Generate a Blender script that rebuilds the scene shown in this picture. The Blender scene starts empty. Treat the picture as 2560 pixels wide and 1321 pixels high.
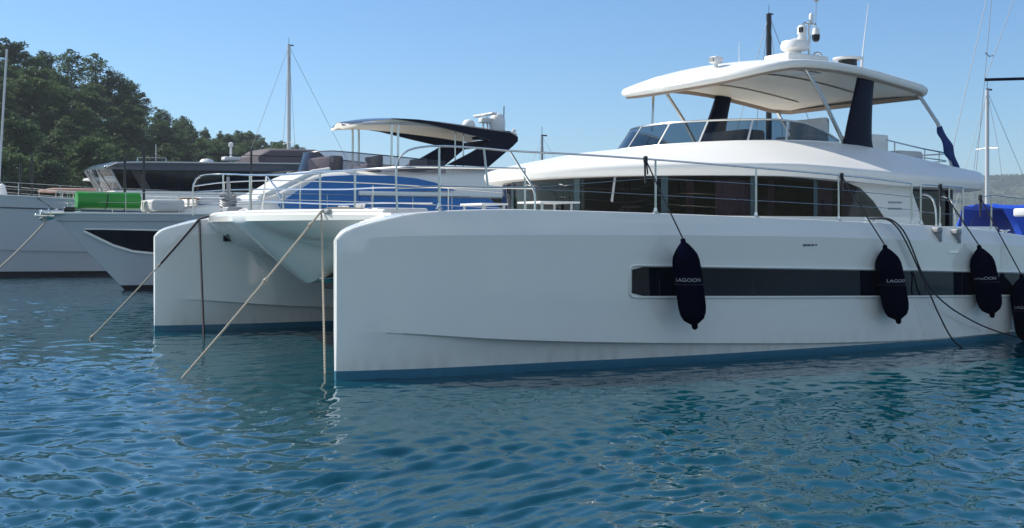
import bpy, math, random
import numpy as np
from mathutils import Vector, Matrix
R = math.radians
sc = bpy.context.scene
COL = sc.collection

# ------------------------------------------------------------------ camera
cam_d = bpy.data.cameras.new('camera')
cam = bpy.data.objects.new('camera', cam_d); COL.objects.link(cam)
cam.location = (0, 0, 2.0)
cam.rotation_euler = (R(90), 0, 0)
cam_d.sensor_width = 36.0
cam_d.lens = 36.0 * 2900 / 2560
cam_d.shift_y = -84.5 / 2560
cam_d.clip_start = 0.1
cam_d.clip_end = 6000
sc.camera = cam

# ------------------------------------------------------------------ sky, sun, exposure
SUN_EL = R(42)
SUN_AZ = R(-68)          # measured from +Y towards +X
world = bpy.data.worlds.new("World"); sc.world = world
world.use_nodes = True
wn = world.node_tree
bg = wn.nodes['Background']
sky = wn.nodes.new('ShaderNodeTexSky')
sky.sky_type = 'NISHITA'
sky.sun_disc = False
sky.sun_elevation = SUN_EL
sky.sun_rotation = SUN_AZ
sky.air_density = 1.0
sky.dust_density = 0.15
sky.ozone_density = 4.5
tint = wn.nodes.new('ShaderNodeMix'); tint.data_type = 'RGBA'; tint.blend_type = 'MULTIPLY'
tint.inputs['Factor'].default_value = 1.0
tint.inputs['B'].default_value = (0.63, 0.85, 1.0, 1)
wn.links.new(sky.outputs[0], tint.inputs['A'])
# clouds added behind the camera as fill light on the hull, mirrored in it
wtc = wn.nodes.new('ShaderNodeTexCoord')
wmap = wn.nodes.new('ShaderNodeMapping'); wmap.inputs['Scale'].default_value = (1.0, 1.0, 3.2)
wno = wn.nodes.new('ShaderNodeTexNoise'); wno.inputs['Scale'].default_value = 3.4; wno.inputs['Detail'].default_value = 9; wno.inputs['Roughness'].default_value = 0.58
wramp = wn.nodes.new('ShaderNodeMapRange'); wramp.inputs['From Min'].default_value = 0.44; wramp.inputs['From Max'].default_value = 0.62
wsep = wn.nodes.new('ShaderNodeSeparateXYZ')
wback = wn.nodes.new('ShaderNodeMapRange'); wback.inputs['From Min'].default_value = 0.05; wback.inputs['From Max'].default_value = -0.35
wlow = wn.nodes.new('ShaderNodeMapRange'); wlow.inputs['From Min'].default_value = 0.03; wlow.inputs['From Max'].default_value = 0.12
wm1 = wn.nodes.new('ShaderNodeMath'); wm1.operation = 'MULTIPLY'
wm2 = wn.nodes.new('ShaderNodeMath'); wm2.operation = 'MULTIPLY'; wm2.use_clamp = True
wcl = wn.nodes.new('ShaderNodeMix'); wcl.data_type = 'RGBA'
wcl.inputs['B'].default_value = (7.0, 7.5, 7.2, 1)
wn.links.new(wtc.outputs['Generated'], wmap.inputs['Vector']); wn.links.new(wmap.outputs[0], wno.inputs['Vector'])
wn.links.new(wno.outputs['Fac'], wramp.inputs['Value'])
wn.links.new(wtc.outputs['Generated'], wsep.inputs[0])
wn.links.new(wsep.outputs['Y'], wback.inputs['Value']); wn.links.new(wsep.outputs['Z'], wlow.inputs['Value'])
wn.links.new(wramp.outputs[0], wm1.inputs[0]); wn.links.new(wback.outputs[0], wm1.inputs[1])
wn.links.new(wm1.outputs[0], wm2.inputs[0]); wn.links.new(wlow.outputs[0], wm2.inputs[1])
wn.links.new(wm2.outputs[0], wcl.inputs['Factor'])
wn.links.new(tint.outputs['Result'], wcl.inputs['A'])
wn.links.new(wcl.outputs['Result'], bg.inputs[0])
bg.inputs[1].default_value = 0.108
sun_d = bpy.data.lights.new('sun', 'SUN')
sun_d.energy = 4.7
sun_d.angle = R(0.5)
sun_d.color = (1.0, 0.94, 0.84)
sun = bpy.data.objects.new('sun', sun_d); COL.objects.link(sun)
sdir = Vector((math.sin(SUN_AZ) * math.cos(SUN_EL), math.cos(SUN_AZ) * math.cos(SUN_EL), math.sin(SUN_EL)))
sun.rotation_euler = sdir.to_track_quat('Z', 'Y').to_euler()
sun.location = sdir * 300
sc.view_settings.view_transform = 'Standard'
sc.view_settings.look = 'None'
sc.view_settings.gamma = 1.0
sc.view_settings.exposure = 0.40
sc.cycles.use_denoising = True
sc.cycles.max_bounces = 8
sc.cycles.transparent_max_bounces = 12

# ------------------------------------------------------------------ materials
def new_mat(name):
    m = bpy.data.materials.new(name); m.use_nodes = True
    return m, m.node_tree, m.node_tree.nodes['Principled BSDF']

def mat(name, col, rough=0.4, metal=0.0, coat=0.0, spec=0.5, var=0.06, vscale=2.0, bump=0.0, bscale=40.0):
    m, nt, p = new_mat(name)
    p.inputs['Roughness'].default_value = rough
    p.inputs['Metallic'].default_value = metal
    p.inputs['Coat Weight'].default_value = coat
    p.inputs['Coat Roughness'].default_value = 0.04
    p.inputs['Specular IOR Level'].default_value = spec
    tc = nt.nodes.new('ShaderNodeTexCoord')
    n = nt.nodes.new('ShaderNodeTexNoise'); n.inputs['Scale'].default_value = vscale; n.inputs['Detail'].default_value = 4
    nt.links.new(tc.outputs['Object'], n.inputs['Vector'])
    mix = nt.nodes.new('ShaderNodeMix'); mix.data_type = 'RGBA'
    mix.inputs['A'].default_value = (*[c * (1 - var) for c in col], 1)
    mix.inputs['B'].default_value = (*[min(1, c * (1 + var)) for c in col], 1)
    nt.links.new(n.outputs['Fac'], mix.inputs['Factor'])
    nt.links.new(mix.outputs['Result'], p.inputs['Base Color'])
    if bump > 0:
        n2 = nt.nodes.new('ShaderNodeTexNoise'); n2.inputs['Scale'].default_value = bscale; n2.inputs['Detail'].default_value = 3
        nt.links.new(tc.outputs['Object'], n2.inputs['Vector'])
        b = nt.nodes.new('ShaderNodeBump'); b.inputs['Strength'].default_value = 1.0; b.inputs['Distance'].default_value = bump
        nt.links.new(n2.outputs['Fac'], b.inputs['Height'])
        nt.links.new(b.outputs['Normal'], p.inputs['Normal'])
    return m

def glass_mat(name, tint, rough=0.02):
    m = bpy.data.materials.new(name); m.use_nodes = True
    nt = m.node_tree; nt.nodes.clear()
    out = nt.nodes.new('ShaderNodeOutputMaterial')
    tr = nt.nodes.new('ShaderNodeBsdfTransparent'); tr.inputs['Color'].default_value = (*tint, 1)
    gl = nt.nodes.new('ShaderNodeBsdfGlossy'); gl.inputs['Roughness'].default_value = rough
    lw = nt.nodes.new('ShaderNodeLayerWeight'); lw.inputs['Blend'].default_value = 0.5
    pw = nt.nodes.new('ShaderNodeMath'); pw.operation = 'POWER'; pw.inputs[1].default_value = 4.5
    fr = nt.nodes.new('ShaderNodeMath'); fr.operation = 'MULTIPLY_ADD'; fr.inputs[1].default_value = 0.93; fr.inputs[2].default_value = 0.045
    nt.links.new(lw.outputs['Facing'], pw.inputs[0]); nt.links.new(pw.outputs[0], fr.inputs[0])
    mx = nt.nodes.new('ShaderNodeMixShader')
    nt.links.new(fr.outputs[0], mx.inputs[0]); nt.links.new(tr.outputs[0], mx.inputs[1]); nt.links.new(gl.outputs[0], mx.inputs[2])
    nt.links.new(mx.outputs[0], out.inputs[0])
    return m

def stripe_mat(name, c1, c2, scale, rough=0.7):
    m, nt, p = new_mat(name)
    p.inputs['Roughness'].default_value = rough
    tc = nt.nodes.new('ShaderNodeTexCoord')
    w = nt.nodes.new('ShaderNodeTexWave'); w.wave_type = 'BANDS'; w.bands_direction = 'DIAGONAL'
    w.inputs['Scale'].default_value = scale; w.inputs['Distortion'].default_value = 0.6
    nt.links.new(tc.outputs['Object'], w.inputs['Vector'])
    mix = nt.nodes.new('ShaderNodeMix'); mix.data_type = 'RGBA'
    mix.inputs['A'].default_value = (*c1, 1); mix.inputs['B'].default_value = (*c2, 1)
    nt.links.new(w.outputs['Fac'], mix.inputs['Factor']); nt.links.new(mix.outputs['Result'], p.inputs['Base Color'])
    return m

M = {}
M['gel'] = mat('gelcoat', (0.84, 0.83, 0.78), 0.14, coat=0.6, var=0.02, vscale=0.7)
def stain(m):
    nt = m.node_tree; p = nt.nodes['Principled BSDF']
    src = p.inputs['Base Color'].links[0].from_socket
    tc = nt.nodes.new('ShaderNodeTexCoord'); sp = nt.nodes.new('ShaderNodeSeparateXYZ'); nt.links.new(tc.outputs['Object'], sp.inputs[0])
    mp = nt.nodes.new('ShaderNodeMapping'); mp.inputs['Scale'].default_value = (3.0, 3.0, .5)
    n = nt.nodes.new('ShaderNodeTexNoise'); n.inputs['Scale'].default_value = 2.2; n.inputs['Detail'].default_value = 7
    nt.links.new(tc.outputs['Object'], mp.inputs['Vector']); nt.links.new(mp.outputs[0], n.inputs['Vector'])
    r = nt.nodes.new('ShaderNodeMapRange'); r.inputs['From Min'].default_value = .42; r.inputs['From Max'].default_value = .12
    nt.links.new(sp.outputs['Z'], r.inputs['Value'])
    r2 = nt.nodes.new('ShaderNodeMapRange'); r2.inputs['From Min'].default_value = .42; r2.inputs['From Max'].default_value = .75
    nt.links.new(n.outputs['Fac'], r2.inputs['Value'])
    mu = nt.nodes.new('ShaderNodeMath'); mu.operation = 'MULTIPLY'; nt.links.new(r.outputs[0], mu.inputs[0]); nt.links.new(r2.outputs[0], mu.inputs[1])
    mu2 = nt.nodes.new('ShaderNodeMath'); mu2.operation = 'MULTIPLY'; mu2.inputs[1].default_value = .34; nt.links.new(mu.outputs[0], mu2.inputs[0])
    mx = nt.nodes.new('ShaderNodeMix'); mx.data_type = 'RGBA'; mx.inputs['B'].default_value = (.34, .30, .20, 1)
    nt.links.new(mu2.outputs[0], mx.inputs['Factor']); nt.links.new(src, mx.inputs['A']); nt.links.new(mx.outputs['Result'], p.inputs['Base Color'])
    # faint waviness of a moulded hull
    n3 = nt.nodes.new('ShaderNodeTexNoise'); n3.inputs['Scale'].default_value = .9; n3.inputs['Detail'].default_value = 2
    nt.links.new(tc.outputs['Object'], n3.inputs['Vector'])
    b = nt.nodes.new('ShaderNodeBump'); b.inputs['Distance'].default_value = .02; b.inputs['Strength'].default_value = .6
    nt.links.new(n3.outputs['Fac'], b.inputs['Height']); nt.links.new(b.outputs['Normal'], p.inputs['Normal']); nt.links.new(b.outputs['Normal'], p.inputs['Coat Normal'])
stain(M['gel'])
M['gel2'] = mat('gelcoat_matt', (0.84, 0.83, 0.79), 0.35, coat=0.1, var=0.02, vscale=0.8)
M['deck'] = mat('deck_nonskid', (0.74, 0.73, 0.69), 0.7, var=0.05, vscale=5)
M['under'] = mat('headliner', (0.82, 0.75, 0.63), 0.35, var=0.03)
M['shadow_trim'] = mat('tan_shadow_trim', (0.30, 0.23, 0.18), 0.5)
M['panel'] = mat('grey_panel', (0.62, 0.62, 0.62), 0.25)
M['boot'] = mat('antifoul_blue', (0.02, 0.135, 0.215), 0.35, var=0.2, vscale=6)
M['dkglass'] = mat('dark_glass', (0.002, 0.004, 0.010), 0.03, spec=0.3, var=0.3)
M['glass'] = glass_mat('tinted_window', (0.20, 0.20, 0.24))
M['screen'] = glass_mat('smoked_screen', (0.20, 0.26, 0.31))
M['screen2'] = glass_mat('mauve_screen', (0.50, 0.46, 0.50))
M['teal'] = mat('teal_mullion', (0.03, 0.06, 0.07), 0.3)
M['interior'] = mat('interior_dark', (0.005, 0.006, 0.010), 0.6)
M['curtain'] = mat('curtain_mauve', (0.75, 0.46, 0.52), 0.9, var=0.15, vscale=12)
M['steel'] = mat('stainless', (0.66, 0.65, 0.62), 0.22, metal=1.0, var=0.04)
M['alu'] = mat('mast_alloy', (0.60, 0.60, 0.60), 0.4, metal=0.15)
M['navy'] = mat('navy_paint', (0.002, 0.004, 0.018), 0.35, spec=0.12, var=0.1)
M['fender'] = mat('fender_cloth', (0.0015, 0.002, 0.010), 0.85, spec=0.0, bump=0.002, bscale=120)
M['letter'] = mat('letter_grey', (0.45, 0.45, 0.50), 0.6)
M['ropeblk'] = stripe_mat('black_rope', (0.006, 0.006, 0.010), (0.035, 0.035, 0.05), 22)
M['ropetan'] = stripe_mat('tan_rope', (0.55, 0.50, 0.40), (0.22, 0.20, 0.16), 11)
M['white'] = mat('white_plastic', (0.78, 0.78, 0.77), 0.3)
M['black'] = mat('black_plastic', (0.01, 0.01, 0.012), 0.4)
M['grey'] = mat('grey_plastic', (0.30, 0.31, 0.33), 0.5)
M['cush'] = mat('cushion', (0.62, 0.61, 0.60), 0.8, var=0.06)
M['seatgrey'] = mat('grey_upholstery', (0.16, 0.16, 0.18), 0.8)
M['blue'] = mat('blue_canvas', (0.035, 0.18, 0.48), 0.75, var=0.18, vscale=1.6, bump=0.02, bscale=2.5)
M['tarp'] = mat('bright_blue_tarp', (0.005, 0.07, 0.52), 0.6, var=0.25, vscale=1.2)
M['flag'] = mat('flag_blue', (0.010, 0.03, 0.15), 0.8, var=0.3, vscale=14)
M['green'] = mat('green_vinyl', (0.03, 0.30, 0.035), 0.4, var=0.08, bump=0.006, bscale=4)
M['tan'] = mat('teak', (0.36, 0.22, 0.12), 0.6, var=0.2, vscale=9)
M['hullgrey'] = mat('pale_grey_hull', (0.52, 0.56, 0.60), 0.10, coat=0.6, var=0.03)
M['roofgrey'] = mat('dark_grey_roof', (0.055, 0.065, 0.08), 0.2, coat=0.5)
M['bootblack'] = mat('black_bottom', (0.008, 0.008, 0.012), 0.4)
M['orange'] = mat('orange_cover', (0.50, 0.30, 0.24), 0.7)
M['bark'] = mat('pine_bark', (0.11, 0.075, 0.05), 0.9, var=0.3, vscale=6)
M['mauvehull'] = mat('timber_hull', (0.33, 0.20, 0.13), 0.5)

def leaf_mat(name, a, b):
    m, nt, p = new_mat(name)
    p.inputs['Roughness'].default_value = 0.7
    p.inputs['Specular IOR Level'].default_value = 0.2
    tc = nt.nodes.new('ShaderNodeTexCoord')
    n = nt.nodes.new('ShaderNodeTexNoise'); n.inputs['Scale'].default_value = 0.9; n.inputs['Detail'].default_value = 3
    oi = nt.nodes.new('ShaderNodeObjectInfo')
    add = nt.nodes.new('ShaderNodeMath'); add.operation = 'MULTIPLY_ADD'
    add.inputs[1].default_value = 0.55; add.inputs[2].default_value = -0.25
    nt.links.new(oi.outputs['Random'], add.inputs[0])
    add2 = nt.nodes.new('ShaderNodeMath'); add2.operation = 'ADD'; add2.use_clamp = True
    nt.links.new(tc.outputs['Object'], n.inputs['Vector'])
    nt.links.new(n.outputs['Fac'], add2.inputs[0]); nt.links.new(add.outputs[0], add2.inputs[1])
    mix = nt.nodes.new('ShaderNodeMix'); mix.data_type = 'RGBA'
    mix.inputs['A'].default_value = (*a, 1); mix.inputs['B'].default_value = (*b, 1)
    nt.links.new(add2.outputs[0], mix.inputs['Factor'])
    nt.links.new(mix.outputs['Result'], p.inputs['Base Color'])
    tl = nt.nodes.new('ShaderNodeBsdfTranslucent')
    nt.links.new(mix.outputs['Result'], tl.inputs['Color'])
    ms = nt.nodes.new('ShaderNodeMixShader'); ms.inputs[0].default_value = 0.32
    out = nt.nodes['Material Output']
    nt.links.new(p.outputs[0], ms.inputs[1]); nt.links.new(tl.outputs[0], ms.inputs[2]); nt.links.new(ms.outputs[0], out.inputs[0])
    return m
M['needles'] = leaf_mat('pine_needles', (0.038, 0.080, 0.034), (0.13, 0.20, 0.075))
M['needles_far'] = leaf_mat('far_foliage', (0.035, 0.075, 0.035), (0.075, 0.14, 0.055))
M['scrub'] = leaf_mat('scrub_leaves', (0.03, 0.045, 0.015), (0.09, 0.10, 0.03))

def ground_mat(name, a, b, scale):
    m, nt, p = new_mat(name)
    p.inputs['Roughness'].default_value = 0.95
    tc = nt.nodes.new('ShaderNodeTexCoord')
    n = nt.nodes.new('ShaderNodeTexNoise'); n.inputs['Scale'].default_value = scale; n.inputs['Detail'].default_value = 6
    nt.links.new(tc.outputs['Object'], n.inputs['Vector'])
    mix = nt.nodes.new('ShaderNodeMix'); mix.data_type = 'RGBA'
    mix.inputs['A'].default_value = (*a, 1); mix.inputs['B'].default_value = (*b, 1)
    nt.links.new(n.outputs['Fac'], mix.inputs['Factor']); nt.links.new(mix.outputs['Result'], p.inputs['Base Color'])
    return m
M['soil'] = ground_mat('hill_soil', (0.05, 0.045, 0.03), (0.14, 0.11, 0.075), 0.3)
M['seabed'] = ground_mat('sea', (0, 0, 0), (0, 0, 0), 1)

# ------------------------------------------------------------------ mesh helpers
def ci(xs, ys, x):
    """Catmull-Rom through (xs, ys)."""
    n = len(xs)
    if x <= xs[0]: return ys[0]
    if x >= xs[-1]: return ys[-1]
    i = max(j for j in range(n - 1) if xs[j] <= x)
    h = xs[i + 1] - xs[i]
    t = (x - xs[i]) / h
    def tan(j):
        if j == 0: return (ys[1] - ys[0]) / (xs[1] - xs[0])
        if j == n - 1: return (ys[-1] - ys[-2]) / (xs[-1] - xs[-2])
        return (ys[j + 1] - ys[j - 1]) / (xs[j + 1] - xs[j - 1])
    m0, m1 = tan(i) * h, tan(i + 1) * h
    return (2*t**3 - 3*t**2 + 1) * ys[i] + (t**3 - 2*t**2 + t) * m0 + (-2*t**3 + 3*t**2) * ys[i+1] + (t**3 - t**2) * m1

def li(xs, ys, x):
    if x <= xs[0]: return ys[0]
    for i in range(len(xs) - 1):
        if x <= xs[i + 1]:
            return ys[i] + (ys[i + 1] - ys[i]) * (x - xs[i]) / (xs[i + 1] - xs[i])
    return ys[-1]

def spline(pts, n=8):
    """smooth 3-D polyline through points"""
    u = [0.0]
    for a, b in zip(pts, pts[1:]): u.append(u[-1] + max(1e-4, (Vector(b) - Vector(a)).length))
    out = []
    N = n * (len(pts) - 1)
    for k in range(N + 1):
        x = u[-1] * k / N
        out.append(tuple(ci(u, [p[a] for p in pts], x) for a in range(3)))
    return out

class MB:
    def __init__(s): s.v, s.f = [], []
    def grid(s, rows, closed=False, cap0=False, cap1=False):
        b = len(s.v); n = len(rows[0])
        for r in rows: s.v += [tuple(p) for p in r]
        for i in range(len(rows) - 1):
            for j in range(n if closed else n - 1):
                k = (j + 1) % n
                s.f.append((b + i*n + j, b + i*n + k, b + (i+1)*n + k, b + (i+1)*n + j))
        if cap0: s.f.append(tuple(b + j for j in range(n - 1, -1, -1)))
        if cap1: s.f.append(tuple(b + (len(rows)-1)*n + j for j in range(n)))
        return s
    def tube(s, pts, r, n=8, r2=None, caps=True):
        P = [Vector(p) for p in pts]
        P = [P[0]] + [q for i, q in enumerate(P[1:]) if (q - P[i]).length > 1e-5]
        if len(P) < 2: return s
        d0 = (P[1] - P[0]).normalized()
        up = Vector((0, 0, 1)) if abs(d0.z) < 0.9 else Vector((1, 0, 0))
        nx = d0.cross(up).normalized()
        rows = []
        for i, p in enumerate(P):
            d = ((P[min(i+1, len(P)-1)] - P[max(i-1, 0)])).normalized()
            nx = (nx - d * nx.dot(d)).normalized()
            ny = d.cross(nx)
            rr = r if r2 is None else r + (r2 - r) * i / (len(P) - 1)
            rows.append([p + nx * (rr * math.cos(2*math.pi*k/n)) + ny * (rr * math.sin(2*math.pi*k/n)) for k in range(n)])
        return s.grid(rows, True, caps, caps)
    def lathe(s, prof, c=(0, 0, 0), n=20, axis=None):
        rows = []
        q = Vector(axis).normalized().to_track_quat('Z', 'Y') if axis else None
        for (r, z) in prof:
            ring = []
            for k in range(n):
                v = Vector((r*math.cos(2*math.pi*k/n), r*math.sin(2*math.pi*k/n), z))
                if q: v = q @ v
                ring.append(v + Vector(c))
            rows.append(ring)
        return s.grid(rows, True, True, True)
    def box(s, x0, x1, y0, y1, z0, z1, r=0.0):
        if r <= 0:
            b = len(s.v)
            s.v += [(x0,y0,z0),(x1,y0,z0),(x1,y1,z0),(x0,y1,z0),(x0,y0,z1),(x1,y0,z1),(x1,y1,z1),(x0,y1,z1)]
            s.f += [tuple(b+i for i in q) for q in ((3,2,1,0),(4,5,6,7),(0,1,5,4),(1,2,6,5),(2,3,7,6),(3,0,4,7))]
            return s
        def ring(ins, z):
            o = []
            for cx, cy, a0 in ((x1-r, y1-r, 0), (x0+r, y1-r, 90), (x0+r, y0+r, 180), (x1-r, y0+r, 270)):
                for k in range(4):
                    a = R(a0 + 30*k); rr = max(r - ins, 0.001)
                    o.append((cx + rr*math.cos(a), cy + rr*math.sin(a), z))
            return o
        rows = []
        for k in range(4):
            a = R(30*k); rows.append(ring(r*(1-math.sin(a)), z0 + r*(1-math.cos(a))))
        for k in range(4):
            a = R(90-30*k); rows.append(ring(r*(1-math.sin(a)), z1 - r*(1-math.cos(a))))
        return s.grid(rows, True, True, True)
    def prism(s, poly, vec):
        b = len(s.v); n = len(poly); vec = Vector(vec)
        s.v += [tuple(p) for p in poly] + [tuple(Vector(p) + vec) for p in poly]
        s.f.append(tuple(b + i for i in range(n - 1, -1, -1))); s.f.append(tuple(b + n + i for i in range(n)))
        for i in range(n):
            j = (i + 1) % n
            s.f.append((b+i, b+j, b+n+j, b+n+i))
        return s
    def slab(s, top, bot):
        """closed body between two equal grids"""
        s.grid(top); s.grid([list(r)[::-1] for r in bot])
        n, m = len(top), len(top[0])
        loop = [(0, j) for j in range(m)] + [(i, m-1) for i in range(1, n)] + [(n-1, j) for j in range(m-2, -1, -1)] + [(i, 0) for i in range(n-2, 0, -1)]
        s.grid([[bot[i][j] for i, j in loop], [top[i][j] for i, j in loop]], True)
        return s
    def build(s, name, m, parent=None, sharp=35, loc=None, smooth=True):
        me = bpy.data.meshes.new(name)
        me.from_pydata(s.v, [], s.f)
        import bmesh
        bm = bmesh.new(); bm.from_mesh(me)
        bmesh.ops.remove_doubles(bm, verts=bm.verts, dist=1e-5)
        bmesh.ops.recalc_face_normals(bm, faces=bm.faces)
        bm.to_mesh(me); bm.free()
        if smooth:
            me.shade_smooth()
            me.set_sharp_from_angle(angle=R(sharp))
        me.materials.append(m)
        o = bpy.data.objects.new(name, me); COL.objects.link(o)
        if parent: o.parent = parent
        if loc: o.location = loc
        return o

def tag(o, label=None, cat=None, group=None, kind=None):
    if label: o['label'] = label
    if cat: o['category'] = cat
    if group: o['group'] = group
    if kind: o['kind'] = kind
    return o
def thing(name, label, cat, loc=(0, 0, 0), rz=0.0, group=None):
    o = bpy.data.objects.new(name, None); COL.objects.link(o)
    o.empty_display_size = 0.3
    o.location = loc; o.rotation_euler = (0, 0, rz)
    return tag(o, label, cat, group)
def copy_tree(o, parent=None):
    c = o.copy(); COL.objects.link(c)
    if parent: c.parent = parent
    for ch in list(o.children): copy_tree(ch, c)
    return c
class Frame:
    def __init__(s, x, y, deg): s.x, s.y, s.a = x, y, R(deg)
    def w(s, p):
        c, n = math.cos(s.a), math.sin(s.a)
        return (s.x + p[0]*c - p[1]*n, s.y + p[0]*n + p[1]*c, p[2])

# ------------------------------------------------------------------ water
def water():
    m, nt, p = new_mat('sea_water')
    p.inputs['Base Color'].default_value = (0.0005, 0.048, 0.070, 1)
    p.inputs['Roughness'].default_value = 0.02
    p.inputs['IOR'].default_value = 1.54
    tc = nt.nodes.new('ShaderNodeTexCoord')
    def noise(scale, det, stretch, rot):
        mp = nt.nodes.new('ShaderNodeMapping'); mp.inputs['Scale'].default_value = (stretch, 1, 1); mp.inputs['Rotation'].default_value = (0, 0, R(rot))
        n = nt.nodes.new('ShaderNodeTexNoise'); n.inputs['Scale'].default_value = scale; n.inputs['Detail'].default_value = det
        n.inputs['Roughness'].default_value = 0.5
        nt.links.new(tc.outputs['Object'], mp.inputs['Vector']); nt.links.new(mp.outputs[0], n.inputs['Vector'])
        return n
    def mul(n, k):
        x = nt.nodes.new('ShaderNodeMath'); x.operation = 'MULTIPLY'; x.inputs[1].default_value = k
        nt.links.new(n.outputs[0], x.inputs[0]); return x
    def add(a, b):
        x = nt.nodes.new('ShaderNodeMath'); x.operation = 'ADD'
        nt.links.new(a.outputs[0], x.inputs[0]); nt.links.new(b.outputs[0], x.inputs[1]); return x
    h = add(mul(noise(1.6, 2.0, 0.8, -9), 0.03), mul(noise(6.5, 2.0, 0.75, 14), 0.007))
    wind = noise(0.07, 2.0, 0.5, 25)
    wr = nt.nodes.new('ShaderNodeMapRange'); wr.inputs['From Min'].default_value = 0.35; wr.inputs['From Max'].default_value = 0.65
    wr.inputs['To Min'].default_value = 0.55; wr.inputs['To Max'].default_value = 1.25
    nt.links.new(wind.outputs['Fac'], wr.inputs['Value'])
    hm = nt.nodes.new('ShaderNodeMath'); hm.operation = 'MULTIPLY'
    nt.links.new(h.outputs[0], hm.inputs[0]); nt.links.new(wr.outputs[0], hm.inputs[1])
    b = nt.nodes.new('ShaderNodeBump'); b.inputs['Strength'].default_value = 1.0; b.inputs['Distance'].default_value = 1.0
    nt.links.new(hm.outputs[0], b.inputs['Height']); nt.links.new(b.outputs['Normal'], p.inputs['Normal'])
    # open sea: a flat sheet to the horizon, and a finely rippled sheet over the harbour basin in front
    mb = MB()
    mb.grid([[(x, y, -.12) for x in (-2500, -300, -60, 60, 300, 2500)] for y in (-1500, -200, -20, 60, 300, 3500)])
    o = mb.build('sea', m); tag(o, 'deep blue open water of the bay', 'water', kind='structure')
    rs = np.random.RandomState(5)
    nr, nc = 900, 640
    dist = 2.5 * (140 / 2.5) ** (np.arange(nr) / (nr - 1.0))
    az = np.linspace(R(-48), R(48), nc)
    D, A = np.meshgrid(dist, az, indexing='ij')
    X, Y = D * np.sin(A), D * np.cos(A)
    gap = D * (math.log(140 / 2.5) / nr)
    wx = X + .35 * np.sin(.55 * X + .9 * Y + 1) + .25 * np.sin(1.1 * Y - .6 * X) + .6 * np.sin(.21 * X - .13 * Y)
    wy = Y + .35 * np.sin(.8 * X - .5 * Y + 2) + .25 * np.sin(1.3 * X + .4 * Y + .5) + .6 * np.sin(.17 * Y + .23 * X + 2)
    H = np.zeros_like(X)
    for k in range(110):
        lam = .13 * (.78 / .13) ** rs.rand()
        th = R(102) + rs.uniform(-1.25, 1.25)
        kk = 2 * math.pi / lam
        amp = .0046 * lam * (.5 + 1.0 * rs.rand()) * (1.05 if lam < .5 else .72)
        ph = kk * (wx * math.cos(th) + wy * math.sin(th)) + rs.rand() * 6.28
        fade = np.clip((lam / gap - 2.2) / 3.0, 0, 1)
        H += amp * fade * (np.sin(ph) + .3 * np.sin(2 * ph + 1.5))
    # gusts, and the sheltered water close to the catamaran's hulls
    gust = .85 + .3 * np.sin(.31 * X + .17 * Y + 1.0) * np.sin(.13 * X - .29 * Y) + .15 * np.sin(.7 * X - .4 * Y)
    ca, sa_ = math.cos(R(32.4)), math.sin(R(32.4))
    ls = (X + 2.361) * ca + (Y - 15.49) * sa_; lt = -(X + 2.361) * sa_ + (Y - 15.49) * ca
    dd = np.sqrt(np.maximum(0, -ls) ** 2 + np.maximum(0, np.maximum(-1.2 - lt, lt - 10)) ** 2)
    shel = .38 + .62 * np.clip((dd - .3) / 3.5, 0, 1)
    Z = H * gust * shel
    edge = np.clip((140 - D) / 40, 0, 1); Z = Z * edge
    co = np.stack([X, Y, Z], -1).reshape(-1, 3).astype(np.float32)
    idx = np.arange(nr * nc).reshape(nr, nc)
    q = np.stack([idx[:-1, :-1], idx[:-1, 1:], idx[1:, 1:], idx[1:, :-1]], -1).reshape(-1, 4).astype(np.int32)
    me = bpy.data.meshes.new('harbour_water')
    me.vertices.add(len(co)); me.vertices.foreach_set('co', co.ravel())
    me.loops.add(q.size); me.loops.foreach_set('vertex_index', q.ravel())
    me.polygons.add(len(q)); me.polygons.foreach_set('loop_start', np.arange(0, q.size, 4, dtype=np.int32))
    me.update(calc_edges=True); me.flip_normals() if False else None
    me.shade_smooth(); me.materials.append(m)
    ho = bpy.data.objects.new('harbour_water', me); COL.objects.link(ho)
    tag(ho, 'rippled teal blue harbour water around the moored boats', 'water', kind='structure')
    if me.polygons[0].normal.z < 0: me.flip_normals()
water()

# ================================================================== CATAMARAN
CATF = Frame(-2.361, 15.49, 32.4)
TC = 4.385
cat = thing('motor_catamaran', 'large white motor catamaran with a flybridge hardtop, black fenders on its side, nearest boat', 'catamaran', (CATF.x, CATF.y, 0), CATF.a)
S_ = [0, .12, .3, .6, 1, 2, 3.14, 4.5, 5.78, 8, 10.3, 12, 14, 16, 18]
BW = [.03, .09, .15, .24, .36, .55, .72, .96, 1.12, 1.30, 1.38, 1.34, 1.27, 1.18, 1.08]
BC = [.05, .13, .21, .33, .50, .80, 1.00, 1.18, 1.28, 1.40, 1.45, 1.43, 1.38, 1.32, 1.24]
CH = [.66, .65, .64, .62, .59, .50, .42, .345, .28, .18, .125, .13, .135, .14, .145]
ZC = [1.84, 1.86, 1.885, 1.91, 1.925, 1.935, 1.935, 1.93, 1.92, 1.885, 1.82, 1.75, 1.66, 1.58, 1.52]
ZS = [1.90, 2.0, 2.07, 2.15, 2.235, 2.29, 2.282, 2.255, 2.225, 2.165, 2.09, 2.01, 1.84, 1.72, 1.64]
def hull_dims(s):
    bw, bc, ch, zc, zs = (ci(S_, A, s) for A in (BW, BC, CH, ZC, ZS))
    bch = bc * 0.965
    return bw, bch, bc, ch, zc, zs
def hull_b(s, z):
    bw, bch, bc, ch, zc, zs = hull_dims(s)
    return bch + (bc - bch) * max(0, min(1, (z - ch) / (zc - ch))) ** 0.7
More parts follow.
